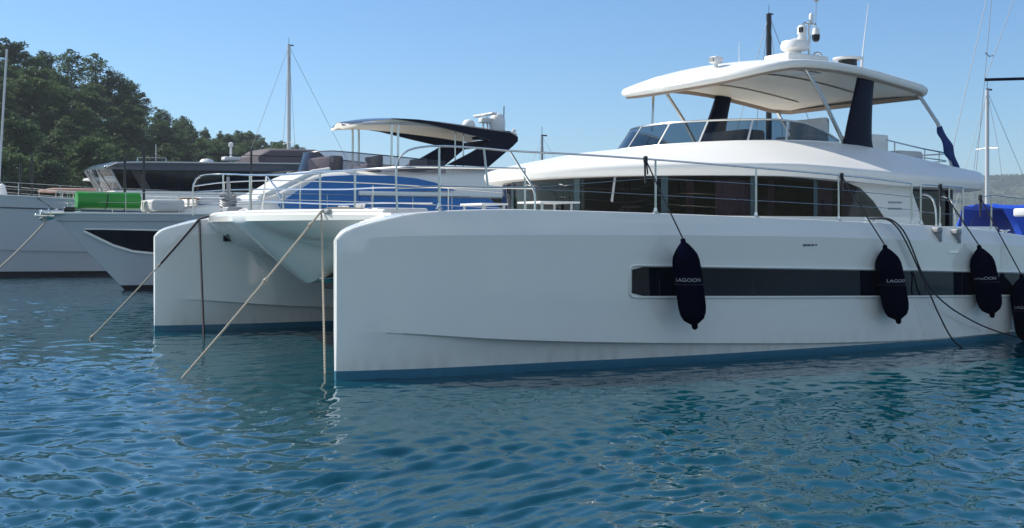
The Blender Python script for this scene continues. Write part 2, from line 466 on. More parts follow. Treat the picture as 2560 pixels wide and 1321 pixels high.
def hull_ring(s):
    bw, bch, bc, ch, zc, zs = hull_dims(s)
    k = min(1, max(0, (s - .3) / 1.8))
    bl = bw + (bch - bw) * (0.25 + 0.75 * (1 - k))     # below the chine
    bd = bc - .02 - .10 * min(1, s / 1.5)
    half = [(bw, .12), (bw + (bl - bw) * .5, .12 + (ch - .12) * .5), (bl, ch - .012), (hull_b(s, ch), ch + .012)]
    for q in (.25, .5, .75): half.append((hull_b(s, ch + (zc - ch) * q), ch + (zc - ch) * q))
    half += [(bc, zc), (bc + (bd - bc) * .5, zc + (zs - zc) * .5), (bd, zs - .025), (bd - .012, zs - .008), (bd - .035, zs)]
    return half
def make_hull(t0):
    ss = [0, .03, .07, .12, .2, .3, .45, .6, .8, 1.0] + [1.0 + .35*i for i in range(1, 49)]
    ss = [s for s in ss if s < 17.9] + [18.0]
    rows, low = [], []
    for s in ss:
        h = hull_ring(s)
        sr = s + 0.0
        rows.append([(sr, t0 - b, z) for b, z in h] + [(sr, t0 + b, z) for b, z in h[::-1]])
        bw = h[0][0]
        lo = [(bw, .12), (bw, -.05), (bw*.8, -.45), (bw*.25, -.7)]
        low.append([(sr, t0 - b, z) for b, z in lo] + [(sr, t0 + b, z) for b, z in lo[::-1]])
    mb = MB(); mb.grid(rows, False)
    n = len(rows[0]); mb.f.append(tuple(range(n))); b0 = (len(rows) - 1) * n; mb.f.append(tuple(b0 + i for i in range(n)))
    hull = mb.build('hull', M['gel'], cat, sharp=12)
    mb = MB(); mb.grid(low, False); n = len(low[0]); mb.f.append(tuple(range(n)))
    mb.build('boot_stripe', M['boot'], hull, sharp=40)
    return hull
hull_near = make_hull(0.0)
hull_far = make_hull(8.77)
# hull window band on the near hull
wt = lambda s: li([4.11, 9.13, 12.7, 15], [1.472, 1.33, 1.216, 1.14], s)
wb = lambda s: li([4.11, 9.13, 12.7, 15], [1.053, .92, .828, .77], s)
def on_hull(s, z, off): return (s, -hull_b(s, z) - off, z)
rows = []
N = 60
for i in range(N + 1):
    s = 4.13 + (15.0 - 4.13) * i / N
    a, b = wt(s), wb(s)
    if i == 0: a -= .04; b += .04
    rows.append([on_hull(s, b + (a - b) * k / 4, .008) for k in range(5)])
w = MB().grid(rows).build('hull_window', M['dkglass'], hull_near)
loop = [on_hull(15.0 + (4.2 - 15.0) * i / 50, wt(15.0 + (4.2 - 15.0) * i / 50) + .022, .012) for i in range(51)]
loop += [on_hull(4.13, wt(4.1) + .012, .012), on_hull(4.09, wt(4.1) - .03, .012), on_hull(4.08, 1.26, .012), on_hull(4.09, wb(4.1) + .03, .012), on_hull(4.13, wb(4.1) - .012, .012)]
loop += [on_hull(4.2 + (15.0 - 4.2) * i / 50, wb(4.2 + (15.0 - 4.2) * i / 50) - .022, .012) for i in range(51)]
MB().tube(loop, .016, 8).build('window_frame', M['gel'], w)
for s in (4.6, 6.35, 9.7, 11.2): MB().box(s - .008, s + .008, -hull_b(s, 1.1) - .012, -hull_b(s, 1.1) - .006, wb(s), wt(s)).build('window_joint', M['black'], w)
# groove line over the window and side vents
g = MB()
for i in range(4): g.box(7.36 + .085*i, 7.36 + .085*i + .065, -hull_b(7.4, 1.77) - .012, -hull_b(7.4, 1.77) + .01, 1.752, 1.778)
g.build('vent_slot', M['black'], hull_near)
g = MB().box(10.82, 11.08, -hull_b(10.9, 1.62) - .014, -hull_b(10.9, 1.62) + .01, 1.605, 1.635)
g.build('side_fitting', M['steel'], hull_near)

# foredeck, crossbeam and nacelle between the hulls
def s_front(t):
    x = (t - TC) / 3.9
    return .95 - .75 * max(0, 1 - x*x)
def under_z(s, t):
    d = s - s_front(t)
    dt = abs(t - TC)
    ceil = 2.15 - .62 * (1 - math.exp(-max(0, d) / .75))
    side = max(0, (dt - 2.2) / 1.6)
    ceil = ceil - .25 * side**2 * min(1, max(0, d / 1.2))
    if s < 1.4: key = 2.17 - 1.08 * (max(0, s - .2) / 1.2) ** .85
    elif s < 1.75: key = 1.09
    else: key = 1.09 + min(.42, (s - 1.75) * 3)
    dq = math.sqrt(dt * dt + .09) - .3
    pod = key + .46 * dq ** 1.15 + .0
    # smooth minimum
    k = .12
    hh = max(0, min(1, .5 + .5 * (ceil - pod) / k))
    return ceil * (1 - hh) + pod * hh - k * hh * (1 - hh)
ts = [.28 + (8.49 - .28) * j / 64 for j in range(65)]
top, bot = [], []
ds = [0, .02, .06, .12, .2, .3, .4, .5, .6, .7, .8, .9, 1.0, 1.1, 1.2, 1.3, 1.4, 1.5, 1.6, 1.75, 1.9, 2.1, 2.5, 3.2, 4.5, 6.5, 8.5, 10.2, 11.3]
for d in ds:
    rt, rb = [], []
    for t in ts:
        s = s_front(t) + d
        crown = .03 * (1 - ((t - TC) / 4.1) ** 2)
        rt.append((s, t, 2.245 + crown - (.03 if d == 0 else 0)))
        rb.append((s, t, min(under_z(s, t), 2.145) if d > 0 else 2.15))
    top.append(rt); bot.append(rb)
MB().slab(top, bot).build('foredeck', M['gel'], cat, sharp=28)
# raised toe rail along the front edge
MB().tube([(s_front(t) + .06, t, 2.262 + .03 * (1 - ((t - TC) / 4.1) ** 2)) for t in ts[2:-2]], .035, 8).build('deck_rim', M['gel2'], cat)
# anchor locker recess in the nacelle, near side
MB().box(1.62, 1.95, 3.0, 4.3, 1.0, 1.55, .04).build('anchor_locker', M['interior'], cat)
# small deck hatches on the far hull side (dark escape window)
MB().box(1.2, 1.5, 8.77 - .64, 8.77 - .52, 1.78, 1.90).build('bow_port', M['dkglass'], hull_far)

# --- coachroof / flybridge moulding
W0 = 4.085
def sf(dt): 
    x = min(1, abs(dt) / W0)
    return 5.69 + 4.0 * (1 - (1 - x**2.2) ** 0.6) if x < 1 else 9.69
def sa(dt): return 14.1 + 1.9 * (1 - min(1, abs(dt) / W0) ** 4)
def z_lip(s): return li([5.6, 9, 11, 14, 16], [3.19, 3.20, 3.12, 3.02, 3.0], s)
def z_low(s): return li([5.6, 9, 10.6, 11.7, 16], [2.975, 2.965, 2.89, 2.845, 2.83], s)
def z_ridge(s): return ci([5.69, 6.3, 7.08, 8.4, 10, 12, 13, 14.5, 16], [3.19, 3.33, 3.47, 3.68, 3.75, 3.77, 3.71, 3.5, 3.28], s)
def roof_z(s, dt):
    off = (sf(dt) - 5.69)
    se = s - off * (1 - min(1, max(0, (s - sf(dt)) / 3.5)))
    zr = z_ridge(se)
    x = max(0, (abs(dt) - 2.35) / (W0 - 2.35))
    return z_lip(s) + (zr - z_lip(s)) * (1 - x**1.4)
us = [0, .008, .02, .04, .07, .1, .14, .18, .23, .28, .34, .4, .46, .52, .58, .64, .7, .76, .82, .88, .93, .97, 1]
vs = [-1, -.985, -.96, -.93, -.88, -.82, -.75, -.68, -.6, -.5, -.4, -.3, -.2, -.1, 0]
vs = vs + [-v for v in vs[-2::-1]]
top, bot = [], []
for u in us:
    rt, rb = [], []
    for v in vs:
        dt = v * W0
        s = sf(dt) + u * (sa(dt) - sf(dt))
        rt.append((s, TC + dt, roof_z(s, dt)))
        ins = 1.0
        rb.append((s, TC + dt, z_low(s)))
    top.append(rt); bot.append(rb)
mb = MB(); mb.grid(top); mb.grid(bot)
n, m_ = len(top), len(top[0])
loop = [(0, j) for j in range(m_)] + [(i, m_-1) for i in range(1, n)] + [(n-1, j) for j in range(m_-2, -1, -1)] + [(i, 0) for i in range(n-2, 0, -1)]
rowT = [top[i][j] for i, j in loop]; rowB = [bot[i][j] for i, j in loop]
C0 = (10.8, TC)
def outw(p, d):
    v = Vector((p[0] - C0[0], p[1] - C0[1])); v.x *= .55; v.normalize()
    return v * d
mid = []
for q in (.12, .35, .65, .88):
    mid.append([(a[0] + outw(a, .05*math.sin(math.pi*min(1,q+.1))).x, a[1] + outw(a, .05*math.sin(math.pi*min(1,q+.1))).y, a[2] + (b[2] - a[2]) * q) for a, b in zip(rowT, rowB)])
mb.grid([rowT] + mid + [rowB], True)
roof = mb.build('coachroof', M['gel2'], cat, sharp=40)

# --- saloon walls and windows
W1 = 3.78
def plan(x):
    """x from -1 (near side, aft) to 1 (far side, aft): plan curve of the saloon front and sides"""
    if abs(x) > .6:
        sg = 1 if x > 0 else -1
        return (9.6 + (abs(x) - .6) / .4 * 3.0, TC + sg * W1)
    a = x / .6 * math.pi / 2
    dt = W1 * math.copysign(abs(math.sin(a)) ** .9, a)
    return (6.2 + 3.4 * (1 - max(0, math.cos(a)) ** .95), TC + dt)
def strip(x0, x1, z0, z1, inset=0.0, n=24, zf=None):
    rows = []
    for i in range(n + 1):
        x = x0 + (x1 - x0) * i / n
        s, t = plan(x)
        d = Vector((s - 11.0, (t - TC))); d.normalize()
        s -= d.x * inset; t -= d.y * inset
        zz = zf(s) if zf else z1
        rows.append([(s, t, z0), (s, t, zz)])
    return rows
arch = lambda s: li([9.9, 10.4, 10.94, 11.3, 11.62, 11.75], [2.97, 2.94, 2.80, 2.56, 2.24, 2.0], s)
MB().grid(strip(-1, 1, 1.3, 1.93, 0, 80)).build('saloon_wall', M['gel2'], cat)
cuts = [-.885, -.62, -.47, -.29, -.1, .1, .29, .47, .62, .9]
for i in range(len(cuts) - 1):
    a, b = cuts[i], cuts[i + 1]
    side = a < -.5
    pane = MB().grid(strip(a + .004, b - .004, 1.93, 2.98, 0, 24, arch if side and i == 0 else None)).build('saloon_window', M['glass'], cat)
    if i:
        MB().grid(strip(a - .007, a + .007, 1.93, 2.98, -.012, 3)).build('mullion', M['teal'], pane)
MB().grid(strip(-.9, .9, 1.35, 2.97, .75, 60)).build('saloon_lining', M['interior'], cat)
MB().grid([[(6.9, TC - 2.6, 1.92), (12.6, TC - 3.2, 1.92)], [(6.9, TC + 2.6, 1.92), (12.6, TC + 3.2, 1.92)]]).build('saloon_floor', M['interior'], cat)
# curtains
def curtain(x0, x1, z0=2.0, z1=2.9):
    rows = []
    n = 20
    for i in range(n + 1):
        x = x0 + (x1 - x0) * i / n
        s, t = plan(x); d = Vector((s - 11.0, t - TC)); d.normalize()
        q = .16 + .015 * math.sin(i * 2.1)
        rows.append([(s - d.x*q, t - d.y*q, z0), (s - d.x*q, t - d.y*q, z1)])
    MB().grid(rows).build('curtain', M['curtain'], cat)
for a, b, z in ((-.52, -.505, 2.9), (-.475, -.39, 2.9), (-.70, -.645, 2.9), (-.80, -.735, 2.9), (-.865, -.825, 2.8), (-.345, -.33, 2.9), (.165, .21, 2.62), (.02, .05, 2.9), (-.03, -.01, 2.5), (-.15, -.12, 2.35)): curtain(a, b, z1=z)
# interior furniture seen through the front windows
MB().box(7.2, 7.6, 3.2, 5.6, 1.92, 2.35, .05).build('saloon_seat', M['interior'], cat)
# white panel closing the cabin side aft
poly = [(9.95, .585, 2.975), (10.4, .585, 2.945), (10.94, .585, 2.80), (11.3, .585, 2.56), (11.62, .585, 2.24), (11.75, .585, 1.95), (12.85, .585, 1.95), (12.35, .585, 2.87), (12.3, .585, 2.91)]
MB().prism(poly, (0, .1, 0)).build('cabin_side', M['gel2'], cat)
poly = [(p[0], 8.77 - p[1] - .1, p[2]) for p in poly]
MB().prism(poly, (0, .1, 0)).build('cabin_side', M['gel2'], cat)
g = MB()
for z in (2.52, 2.40): g.box(11.72, 12.1, .572, .59, z, z + .03)
g.build('side_louvre', M['grey'], cat)
# cockpit: dark glazed screens, floor, posts
MB().box(12.2, 14.35, 1.25, 1.3, 1.5, 2.85).build('cockpit_screen', M['dkglass'], cat)
MB().box(12.75, 12.8, 1.3, 7.4, 1.6, 2.84).build('cockpit_door', M['dkglass'], cat)
MB().box(14.36, 14.48, 1.2, 1.34, 1.5, 2.86).build('cockpit_post', M['black'], cat)
MB().box(11.8, 17.9, .6, 8.2, .95, 1.5).build('cockpit_floor', M['tan'], cat)
MB().box(11.9, 13.4, -.62, -.30, 1.9, 2.07, .03).build('aft_locker', M['gel2'], cat)
MB().box(14.3, 15.6, 2.0, 4.6, 1.5, 2.1, .06).build('cockpit_sofa', M['cush'], cat)

# --- flybridge windscreen
def wpath(q):
    """q in -1..1 along the U, near end to far end"""
    a = q * math.pi / 2
    dt = 2.42 * math.copysign(abs(math.sin(a)) ** .95, a)
    s = 8.72 + 3.2 * (1 - max(0, math.cos(a)) ** .8)
    return s, dt
def wtop(s):
    return li([8.7, 10.3, 10.95, 11.45, 11.8, 11.95], [4.19, 4.2, 4.15, 4.02, 3.88, 3.80], s)
def wpts(q):
    s, dt = wpath(q)
    zb = roof_z(s, dt) - .01
    zt = max(zb + .02, wtop(s))
    h = zt - zb
    k = .75 * h * math.cos(q * math.pi / 2) ** .6
    return Vector((s, TC + dt, zb)), Vector((s + k, TC + dt * (1 - .12 * h), zt))
rows = []
for i in range(81):
    b, t = wpts(-1 + i / 40)
    rows.append([b, b.lerp(t, .33), b.lerp(t, .66), t])
screen = MB().grid(rows).build('flybridge_windscreen', M['screen'], cat)
MB().tube([r[3] for r in rows], .022, 8).build('screen_rail', M['steel'], screen)
MB().tube([r[0] + Vector((0, 0, .015)) for r in rows], .02, 6).build('screen_base', M['gel2'], screen)
for q in (-.78, -.6, -.36, -.12, .12, .36, .6, .78):
    b, t = wpts(q)
    b2, t2 = wpts(q + .008)
    MB().prism([b, b2, t2, t], (-.012, 0, .006)).build('screen_mullion', M['panel'], screen)
# flybridge helm console, seats
MB().box(10.2, 10.8, 2.9, 4.2, 3.7, 4.05, .08).build('helm_console', M['seatgrey'], cat)
def seat(name, x0, x1, y0, y1, z0, z1, zb, m):
    o = MB().box(x0, x1, y0, y1, z0, z1, .06).build(name, m, cat)
    MB().box(x1 - .16, x1 + .02, y0, y1, z1 - .02, zb, .06).build('seat_back', m, o)
seat('helm_seat', 11.4, 12.0, 2.3, 3.3, 3.7, 3.95, 4.32, M['cush'])
seat('helm_seat', 11.6, 12.2, 4.6, 6.0, 3.7, 3.95, 4.2, M['seatgrey'])
MB().box(13.42, 14.05, 2.5, 3.3, 3.55, 4.06, .03).build('fly_bar', M['gel2'], cat)
MB().box(14.3, 15.1, 2.4, 4.4, 3.42, 3.74, .08).build('fly_sunbed', M['cush'], cat)
MB().box(14.6, 15.6, 4.8, 6.4, 3.3, 3.72, .08).build('fly_sofa', M['cush'], cat)

# --- hardtop
def ht_w(s):
    if s < 11.05: return 2.33 * max(0.0, 1 - ((11.05 - s) / 1.9) ** 2.4) ** (1 / 2.4)
    if s > 14.5: return 2.33 - .35 * ((s - 14.5) / .55) ** 2.6
    return 2.33
def ht_z(s): return ci([9.15, 9.5, 9.9, 10.4, 11.0, 12.4, 13.9, 15.05], [4.87, 4.95, 5.06, 5.18, 5.26, 5.25, 5.09, 4.93], s)
sl = [9.154, 9.17, 9.195, 9.23, 9.28, 9.35, 9.44, 9.56, 9.7, 9.88, 10.1, 10.4, 10.7, 11.05, 11.5, 12, 12.6, 13.2, 13.8, 14.3, 14.6, 14.8, 14.95, 15.05]
va = [-1, -.97, -.92, -.84, -.74, -.62, -.48, -.32, -.16, 0]; va = va + [-v for v in va[-2::-1]]
top, lipo, und = [], [], []
for s in sl:
    w_ = max(ht_w(s), .02)
    z = ht_z(s)
    rl = lambda v: z - .05 * v * 0 + .0
    top.append([(s, TC + v * w_, z + .15 + .17 * (1 - abs(v)**1.8)) for v in va])
    lipo.append([(s, TC + v * w_, z + .0) for v in va])
n, m_ = len(top), len(top[0])
loop = [(0, j) for j in range(m_)] + [(i, m_-1) for i in range(1, n)] + [(n-1, j) for j in range(m_-2, -1, -1)] + [(i, 0) for i in range(n-2, 0, -1)]
HC = (12.0, TC)
def shr(p, d, dz):
    v = Vector((p[0] - HC[0], p[1] - HC[1])); l = v.length
    k = Vector((v.x * .8, v.y * 1.4)).normalized() * d
    return (p[0] - k.x, p[1] - k.y, p[2] + dz)
rT = [top[i][j] for i, j in loop]; rB = [lipo[i][j] for i, j in loop]
rim = [rT]
for q, o in ((.15, .03), (.5, .05), (.85, .03)):
    rim.append([shr((a[0], a[1], a[2] + (b[2] - a[2]) * q), -o, 0) for a, b in zip(rT, rB)])
rim.append(rB)
inn0 = [shr(p, .05, -.004) for p in rB]
mb = MB(); mb.grid(top); mb.grid(rim + [inn0], True)
hard = mb.build('hardtop', M['gel2'], cat, sharp=40)
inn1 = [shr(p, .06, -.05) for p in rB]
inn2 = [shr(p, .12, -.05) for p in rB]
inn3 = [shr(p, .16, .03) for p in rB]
MB().grid([inn0, inn1, inn2, inn3], True).build('hardtop_shadow_trim', M['shadow_trim'], hard)  # brown strip, its colour standing in for the shadow gap under the lip
und = []
for s in sl:
    w_ = max(ht_w(s) - .13, .01)
    ss_ = HC[0] + (s - HC[0]) * .965
    und.append([(ss_, TC + v * w_, ht_z(ss_) + .02 + .055 * (1 - v * v)) for v in va])
MB().grid(und).build('hardtop_lining', M['under'], hard)
def ht_panel(s0, s1, t0, t1, m):
    rows = []
    for i in range(7):
        s = s0 + (s1 - s0) * i / 6
        row = []
        for j in range(5):
            t = t0 + (t1 - t0) * j / 4
            v = (t - TC) / ht_w(s)
            row.append((s, t, ht_z(s) + .004 + .05 * (1 - v*v)))
        rows.append(row)
    MB().slab(rows, [[(p[0], p[1], p[2] - .012) for p in r] for r in rows]).build('ceiling_panel', m, hard)
ht_panel(10.1, 10.9, 3.0, 3.5, M['panel'])
ht_panel(11.0, 12.2, 2.7, 3.4, M['panel'])
ht_panel(10.6, 14.4, 3.6, 5.3, M['under'])
ht_panel(11.0, 14.4, 5.45, 6.3, M['under'])
for s0 in (10.3, 11.4, 12.6):
    MB().lathe([(.05, 0), (.05, .015), (.03, .015)], (s0, 5.38, ht_z(s0) + .02), 10).build('ceiling_lamp', M['grey'], hard)
# pillars (navy), mirrored
for t0, sg in ((2.12, 1), (6.65, -1)):
    rows = []
    for i in range(13):
        q = i / 12
        z = 3.62 + (5.22 - 3.62) * q
        c = 12.62 + .38 * q ** 1.3
        hw = .44 - .22 * q + .12 * max(0, q - .75) ** 1.2 + .25 * max(0, .12 - q) * 3
        t = t0 + sg * .10 * q
        ring = []
        for k in range(16):
            a = 2 * math.pi * k / 16
            ring.append((c + hw * math.copysign(abs(math.cos(a)) ** .7, math.cos(a)), t + .08 * math.copysign(abs(math.sin(a)) ** .8, math.sin(a)), z))
        rows.append(ring)
    MB().grid(rows, True, True, True).build('hardtop_pillar', M['navy'], cat)
for name, pts, r in (('hardtop_strut', [(11.17, 2.2, 5.27), (11.75, 2.2, 4.6), (12.31, 2.2, 3.78)], .042), ('hardtop_strut', [(14.74, 2.25, 4.94), (15.3, 2.2, 4.35), (15.8, 2.15, 3.3)], .042),
                     ('hardtop_strut', [(11.17, 6.57, 5.27), (11.75, 6.57, 4.6), (12.31, 6.57, 3.78)], .042), ('hardtop_strut', [(14.74, 6.5, 4.94), (15.3, 6.55, 4.35), (15.8, 6.6, 3.3)], .042),
                     ('hardtop_post', [(10.05, 5.6, 5.1), (10.0, 5.6, 4.18)], .03), ('hardtop_post', [(10.05, 3.2, 5.1), (10.0, 3.2, 4.18)], .03)):
    if name == 'hardtop_post' and pts[0][1] < 4: continue
    MB().tube(pts, r, 10).build(name, M['steel'], cat)
# things on the hardtop
rt_z = lambda s: ht_z(s) + .30
o = MB().box(11.5, 12.7, 2.95, 3.7, rt_z(12) - .1, 5.72, .05).build('radar_plinth', M['gel2'], hard)
rad = MB().lathe([(.12, 5.72), (.14, 5.80), (.25, 5.81), (.30, 5.85), (.30, 5.95), (.27, 6.01), (.16, 6.03), (0.01, 6.08)], (11.98, 3.25, 0), 24).build('radar_dome', M['white'], hard)
mastp = MB(); mastp.tube([(12.35, 3.2, 5.7), (12.36, 3.2, 6.5)], .03, 8); mastp.tube([(12.36, 3.2, 6.42), (12.2, 3.2, 6.42), (12.14, 3.2, 6.33)], .022, 8); mastp.tube([(12.36, 3.2, 6.42), (12.55, 3.2, 6.42), (12.56, 3.2, 6.34)], .022, 8)
mp = mastp.build('equipment_mast', M['steel'], hard)
ca = MB().lathe([(.09, 6.03), (.10, 6.06), (.10, 6.11), (.075, 6.12), (.075, 6.15), (.10, 6.17), (.10, 6.32), (.07, 6.36), (.01, 6.37)], (12.14, 3.2, 0), 14).build('thermal_camera', M['white'], hard)
MB().box(12.02, 12.07, 3.1, 3.18, 6.2, 6.3).build('camera_lens', M['black'], ca)
cb = MB().lathe([(.06, 6.34), (.07, 6.30), (.085, 6.2)], (12.56, 3.2, 0), 14).build('dome_camera', M['white'], hard)
MB().lathe([(.085, 6.2), (.085, 6.12), (.06, 6.06), (.01, 6.04)], (12.56, 3.2, 0), 14).build('camera_bubble', M['black'], cb)
MB().lathe([(.045, 6.45), (.05, 6.48), (.05, 6.6), (.03, 6.64), (.005, 6.65)], (12.42, 3.2, 0), 10).build('anchor_light', M['white'], hard)
ant = MB(); ant.tube([(12.55, 3.2, 6.43), (12.57, 3.2, 6.98)], .008, 6); ant.lathe([(.01, 6.9), (.06, 6.94), (.06, 6.98), (.01, 7.02)], (12.57, 3.2, 0), 10)
ant.build('wind_sensor', M['grey'], hard)
hb = MB(); hb.tube(spline([(12.5, 3.2, 5.6), (12.5, 3.2, 5.78), (12.7, 3.2, 5.8), (12.74, 3.2, 5.6)], 5), .025, 8); hb.build('roof_handrail', M['steel'], hard)
MB().lathe([(.30, 0), (.32, .02), (.32, .05), (.02, .07)], (13.55, 3.2, 5.73), 20).build('satellite_puck', M['white'], hard)
MB().lathe([(.2, -.28), (.2, 0)], (13.55, 3.2, 5.73), 16).build('puck_stand', M['black'], hard)
wh = MB(); wh.tube([(14.0, 3.2, 5.35), (14.02, 3.2, 5.85)], .028, 8); wh.tube([(14.02, 3.2, 5.85), (14.22, 3.2, 7.05)], .014, 6, .006); wh.build('whip_antenna', M['white'], hard)
wh = MB(); wh.tube([(10.52, 3.4, 5.35), (10.52, 3.4, 5.9)], .010, 6, .004); wh.build('whip_antenna', M['white'], hard)
sl_ = MB().box(9.75, 10.0, 3.28, 3.5, 5.40, 5.54, .05).build('searchlight', M['white'], hard)
MB().tube([(9.87, 3.39, 5.2), (9.87, 3.39, 5.42)], .04, 8).build('light_stand', M['white'], sl_)
MB().box(9.72, 9.76, 3.32, 3.44, 5.43, 5.51).build('light_lens', M['grey'], sl_)
MB().box(13.6, 14.4, 3.6, 5.2, rt_z(14) - .12, rt_z(14) + .06, .04).build('solar_panel_frame', M['gel2'], hard)

# --- rails
def rail_run(name, pts, r=.0145, m='steel', sp=True):
    return MB().tube(spline(pts, 8) if sp else pts, r, 8).build(name, M[m], cat)
def bez(pts):   # polyline with rounded corners
    return pts
# near hull guard rail
rail_run('guard_rail', [(.78, -.28, 2.27), (.77, -.27, 2.80), (.79, -.28, 2.94), (.86, -.31, 3.04), (1.0, -.35, 3.11), (1.34, -.44, 3.15), (1.95, -.61, 3.13), (2.33, -.69, 3.105), (3.4, -.87, 3.08), (4.66, -1.02, 3.04), (6.56, -1.15, 2.97), (8.32, -1.23, 2.9), (8.96, -1.25, 2.87), (10.08, -1.27, 2.80)])
for p, z0, z1 in (((1.34, -.44), 2.29, 3.15), ((4.66, -1.02), 2.25, 3.04), ((6.56, -1.15), 2.2, 2.97), ((8.32, -1.23), 2.15, 2.9), ((10.08, -1.27), 2.08, 2.79), ((10.31, -1.27), 2.07, 2.78), ((10.82, -1.27), 2.04, 2.77), ((11.07, -1.27), 2.5, 2.76), ((11.46, -1.26), 2.02, 2.75), ((12.33, -1.22), 1.96, 2.64), ((14.0, -1.18), 1.82, 2.53)):
    st = MB().tube([(p[0], p[1], z0), (p[0], p[1], z1)], .0155, 8).build('stanchion', M['steel'], cat)
    if z0 < 2.4: MB().lathe([(.05, z0), (.05, z0 + .015), (.028, z0 + .03), (.024, z0 + .08)], (p[0], p[1], 0), 10).build('stanchion_base', M['steel'], st)
MB().tube([(1.95, -.61, 3.12), (2.01, -.62, 2.59)], .0155, 8).build('stanchion', M['steel'], cat)
rail_run('rail_brace', [(2.33, -.69, 3.1), (2.48, -.72, 2.87), (2.65, -.75, 2.62), (2.70, -.75, 2.5), (2.70, -.75, 2.27)], .0155)
for zs_ in ((2.58, 2.52, 2.46, 2.41, 2.35, 2.32, 2.29, 2.27), (2.60, 2.77, 2.715, 2.66, 2.57, 2.56, 2.53, 2.51)):
    pts = [(q[0], q[1], z) for q, z in zip(((2.68, -.75), (4.66, -1.02), (6.56, -1.15), (8.32, -1.23), (10.08, -1.27), (10.31, -1.27), (10.82, -1.27), (11.46, -1.26)), zs_)]
    MB().tube(pts, .0055, 6).build('lifeline', M['steel'], cat)
MB().tube([(.78, -.28, 2.57), (1.34, -.44, 2.60), (2.01, -.62, 2.59), (2.67, -.75, 2.60)], .012, 8).build('guard_wire', M['steel'], cat)
rail_run('guard_rail', [(10.31, -1.27, 2.78), (10.82, -1.27, 2.77), (11.46, -1.26, 2.755)], sp=False)
MB().tube([(11.95, -1.24, 2.58), (12.33, -1.22, 2.64), (14.0, -1.18, 2.54)], .008, 6).build('lifeline', M['steel'], cat)
# gate hoops with their brackets on the hull side
for s0, zt, zb in ((10.31, 2.61, 2.06), (10.82, 2.58, 2.03)):
    o = rail_run('gate_hoop', [(s0, -1.28, zt), (s0 + .1, -1.31, zt), (s0 + .2, -1.35, zt - .06), (s0 + .25, -1.37, zt - .2), (s0 + .25, -1.39, zb + .2), (s0 + .25, -1.40, zb)], .0155)
    b = MB(); b.box(s0 + .17, s0 + .27, -1.52, -1.36, zb - .10, zb - .01, .02); b.prism([(s0 + .2, -1.50, zb - .1), (s0 + .27, -1.50, zb - .1), (s0 + .27, -1.50, zb - .26)], (0, .1, 0))
    b.build('gate_bracket', M['grey'], o)
# front rail across the crossbeam, from the far bow to the near hull
FR = [(.9, 9.15, 2.3), (.9, 9.15, 2.95), (1.0, 9.05, 3.1), (1.3, 8.6, 3.13), (1.3, 7.07, 3.055), (1.3, 5.17, 2.985), (1.3, 3.57, 2.96), (1.3, 2.61, 2.94), (1.35, 1.6, 2.93), (1.7, .8, 2.93), (2.5, .72, 2.94), (3.5, .72, 2.95)]
rail_run('front_rail', FR, .018)
for dz, pts in ((0, [(.92, 9.15, 2.78), (1.3, 8.3, 2.80), (1.3, 5.6, 2.74), (1.3, 2.61, 2.65), (1.4, 1.4, 2.64), (2.2, .75, 2.64), (3.68, .72, 2.65)]), (1, [(.92, 9.15, 2.54), (1.3, 8.3, 2.55), (1.3, 6.29, 2.53), (1.3, 2.75, 2.415), (1.4, 1.4, 2.41), (1.9, .78, 2.40)])):
    rail_run('front_rail', pts, .012)
rail_run('far_bow_rail', [(.9, 9.15, 2.9), (1.6, 9.35, 3.0), (3.0, 9.6, 3.08), (6, 9.75, 3.05), (10, 9.8, 2.85)], .016)
rail_run('far_bow_rail', [(.9, 9.15, 2.6), (3.0, 9.6, 2.66), (6, 9.75, 2.62), (10, 9.8, 2.5)], .008)
for p in ((1.6, 9.35), (3.4, 9.62), (5.2, 9.72), (7.2, 9.77)): MB().tube([(p[0], p[1], 2.2), (p[0], p[1], 3.02)], .016, 8).build('stanchion', M['steel'], cat)
for p, z1, r in (((1.3, 8.5), 3.12, .016), ((1.3, 8.1), 2.92, .014), ((1.3, 6.91), 3.05, .028), ((1.3, 5.22), 2.66, .018), ((1.3, 3.57), 2.96, .018), ((1.3, 2.2), 2.94, .018), ((2.0, .75), 2.93, .018), ((3.49, .72), 2.95, .016)):
    MB().tube([(p[0], p[1], 2.24), (p[0], p[1], z1)], r, 8).build('stanchion', M['steel'], cat)
MB().tube([(1.3, 6.35, 2.25), (1.3, 6.05, 3.03)], .018, 8).build('stanchion', M['steel'], cat)
MB().tube([(1.3, 6.05, 3.0), (1.3, 5.55, 2.75), (1.3, 5.3, 2.55)], .015, 8).build('rail_brace', M['steel'], cat)
# flybridge aft rail
rail_run('fly_rail', [(13.72, 2.3, 3.93), (14.99, 2.3, 3.78), (15.8, 2.35, 3.72), (15.95, 2.6, 3.72), (15.95, 6.2, 3.72), (15.8, 6.4, 3.72), (13.7, 6.47, 3.93)], .016)
rail_run('fly_rail', [(14.69, 2.3, 3.6), (15.8, 2.35, 3.55), (15.95, 2.6, 3.55), (15.95, 6.2, 3.55)], .012)
for p in ((14.0, 2.3, 3.88), (14.99, 2.3, 3.78), (15.5, 2.32, 3.74), (15.95, 3.2, 3.72), (15.95, 4.4, 3.72), (15.95, 5.6, 3.72), (15.0, 6.45, 3.78)):
    MB().tube([(p[0], p[1], 3.25), p], .014, 8).build('stanchion', M['steel'], cat)
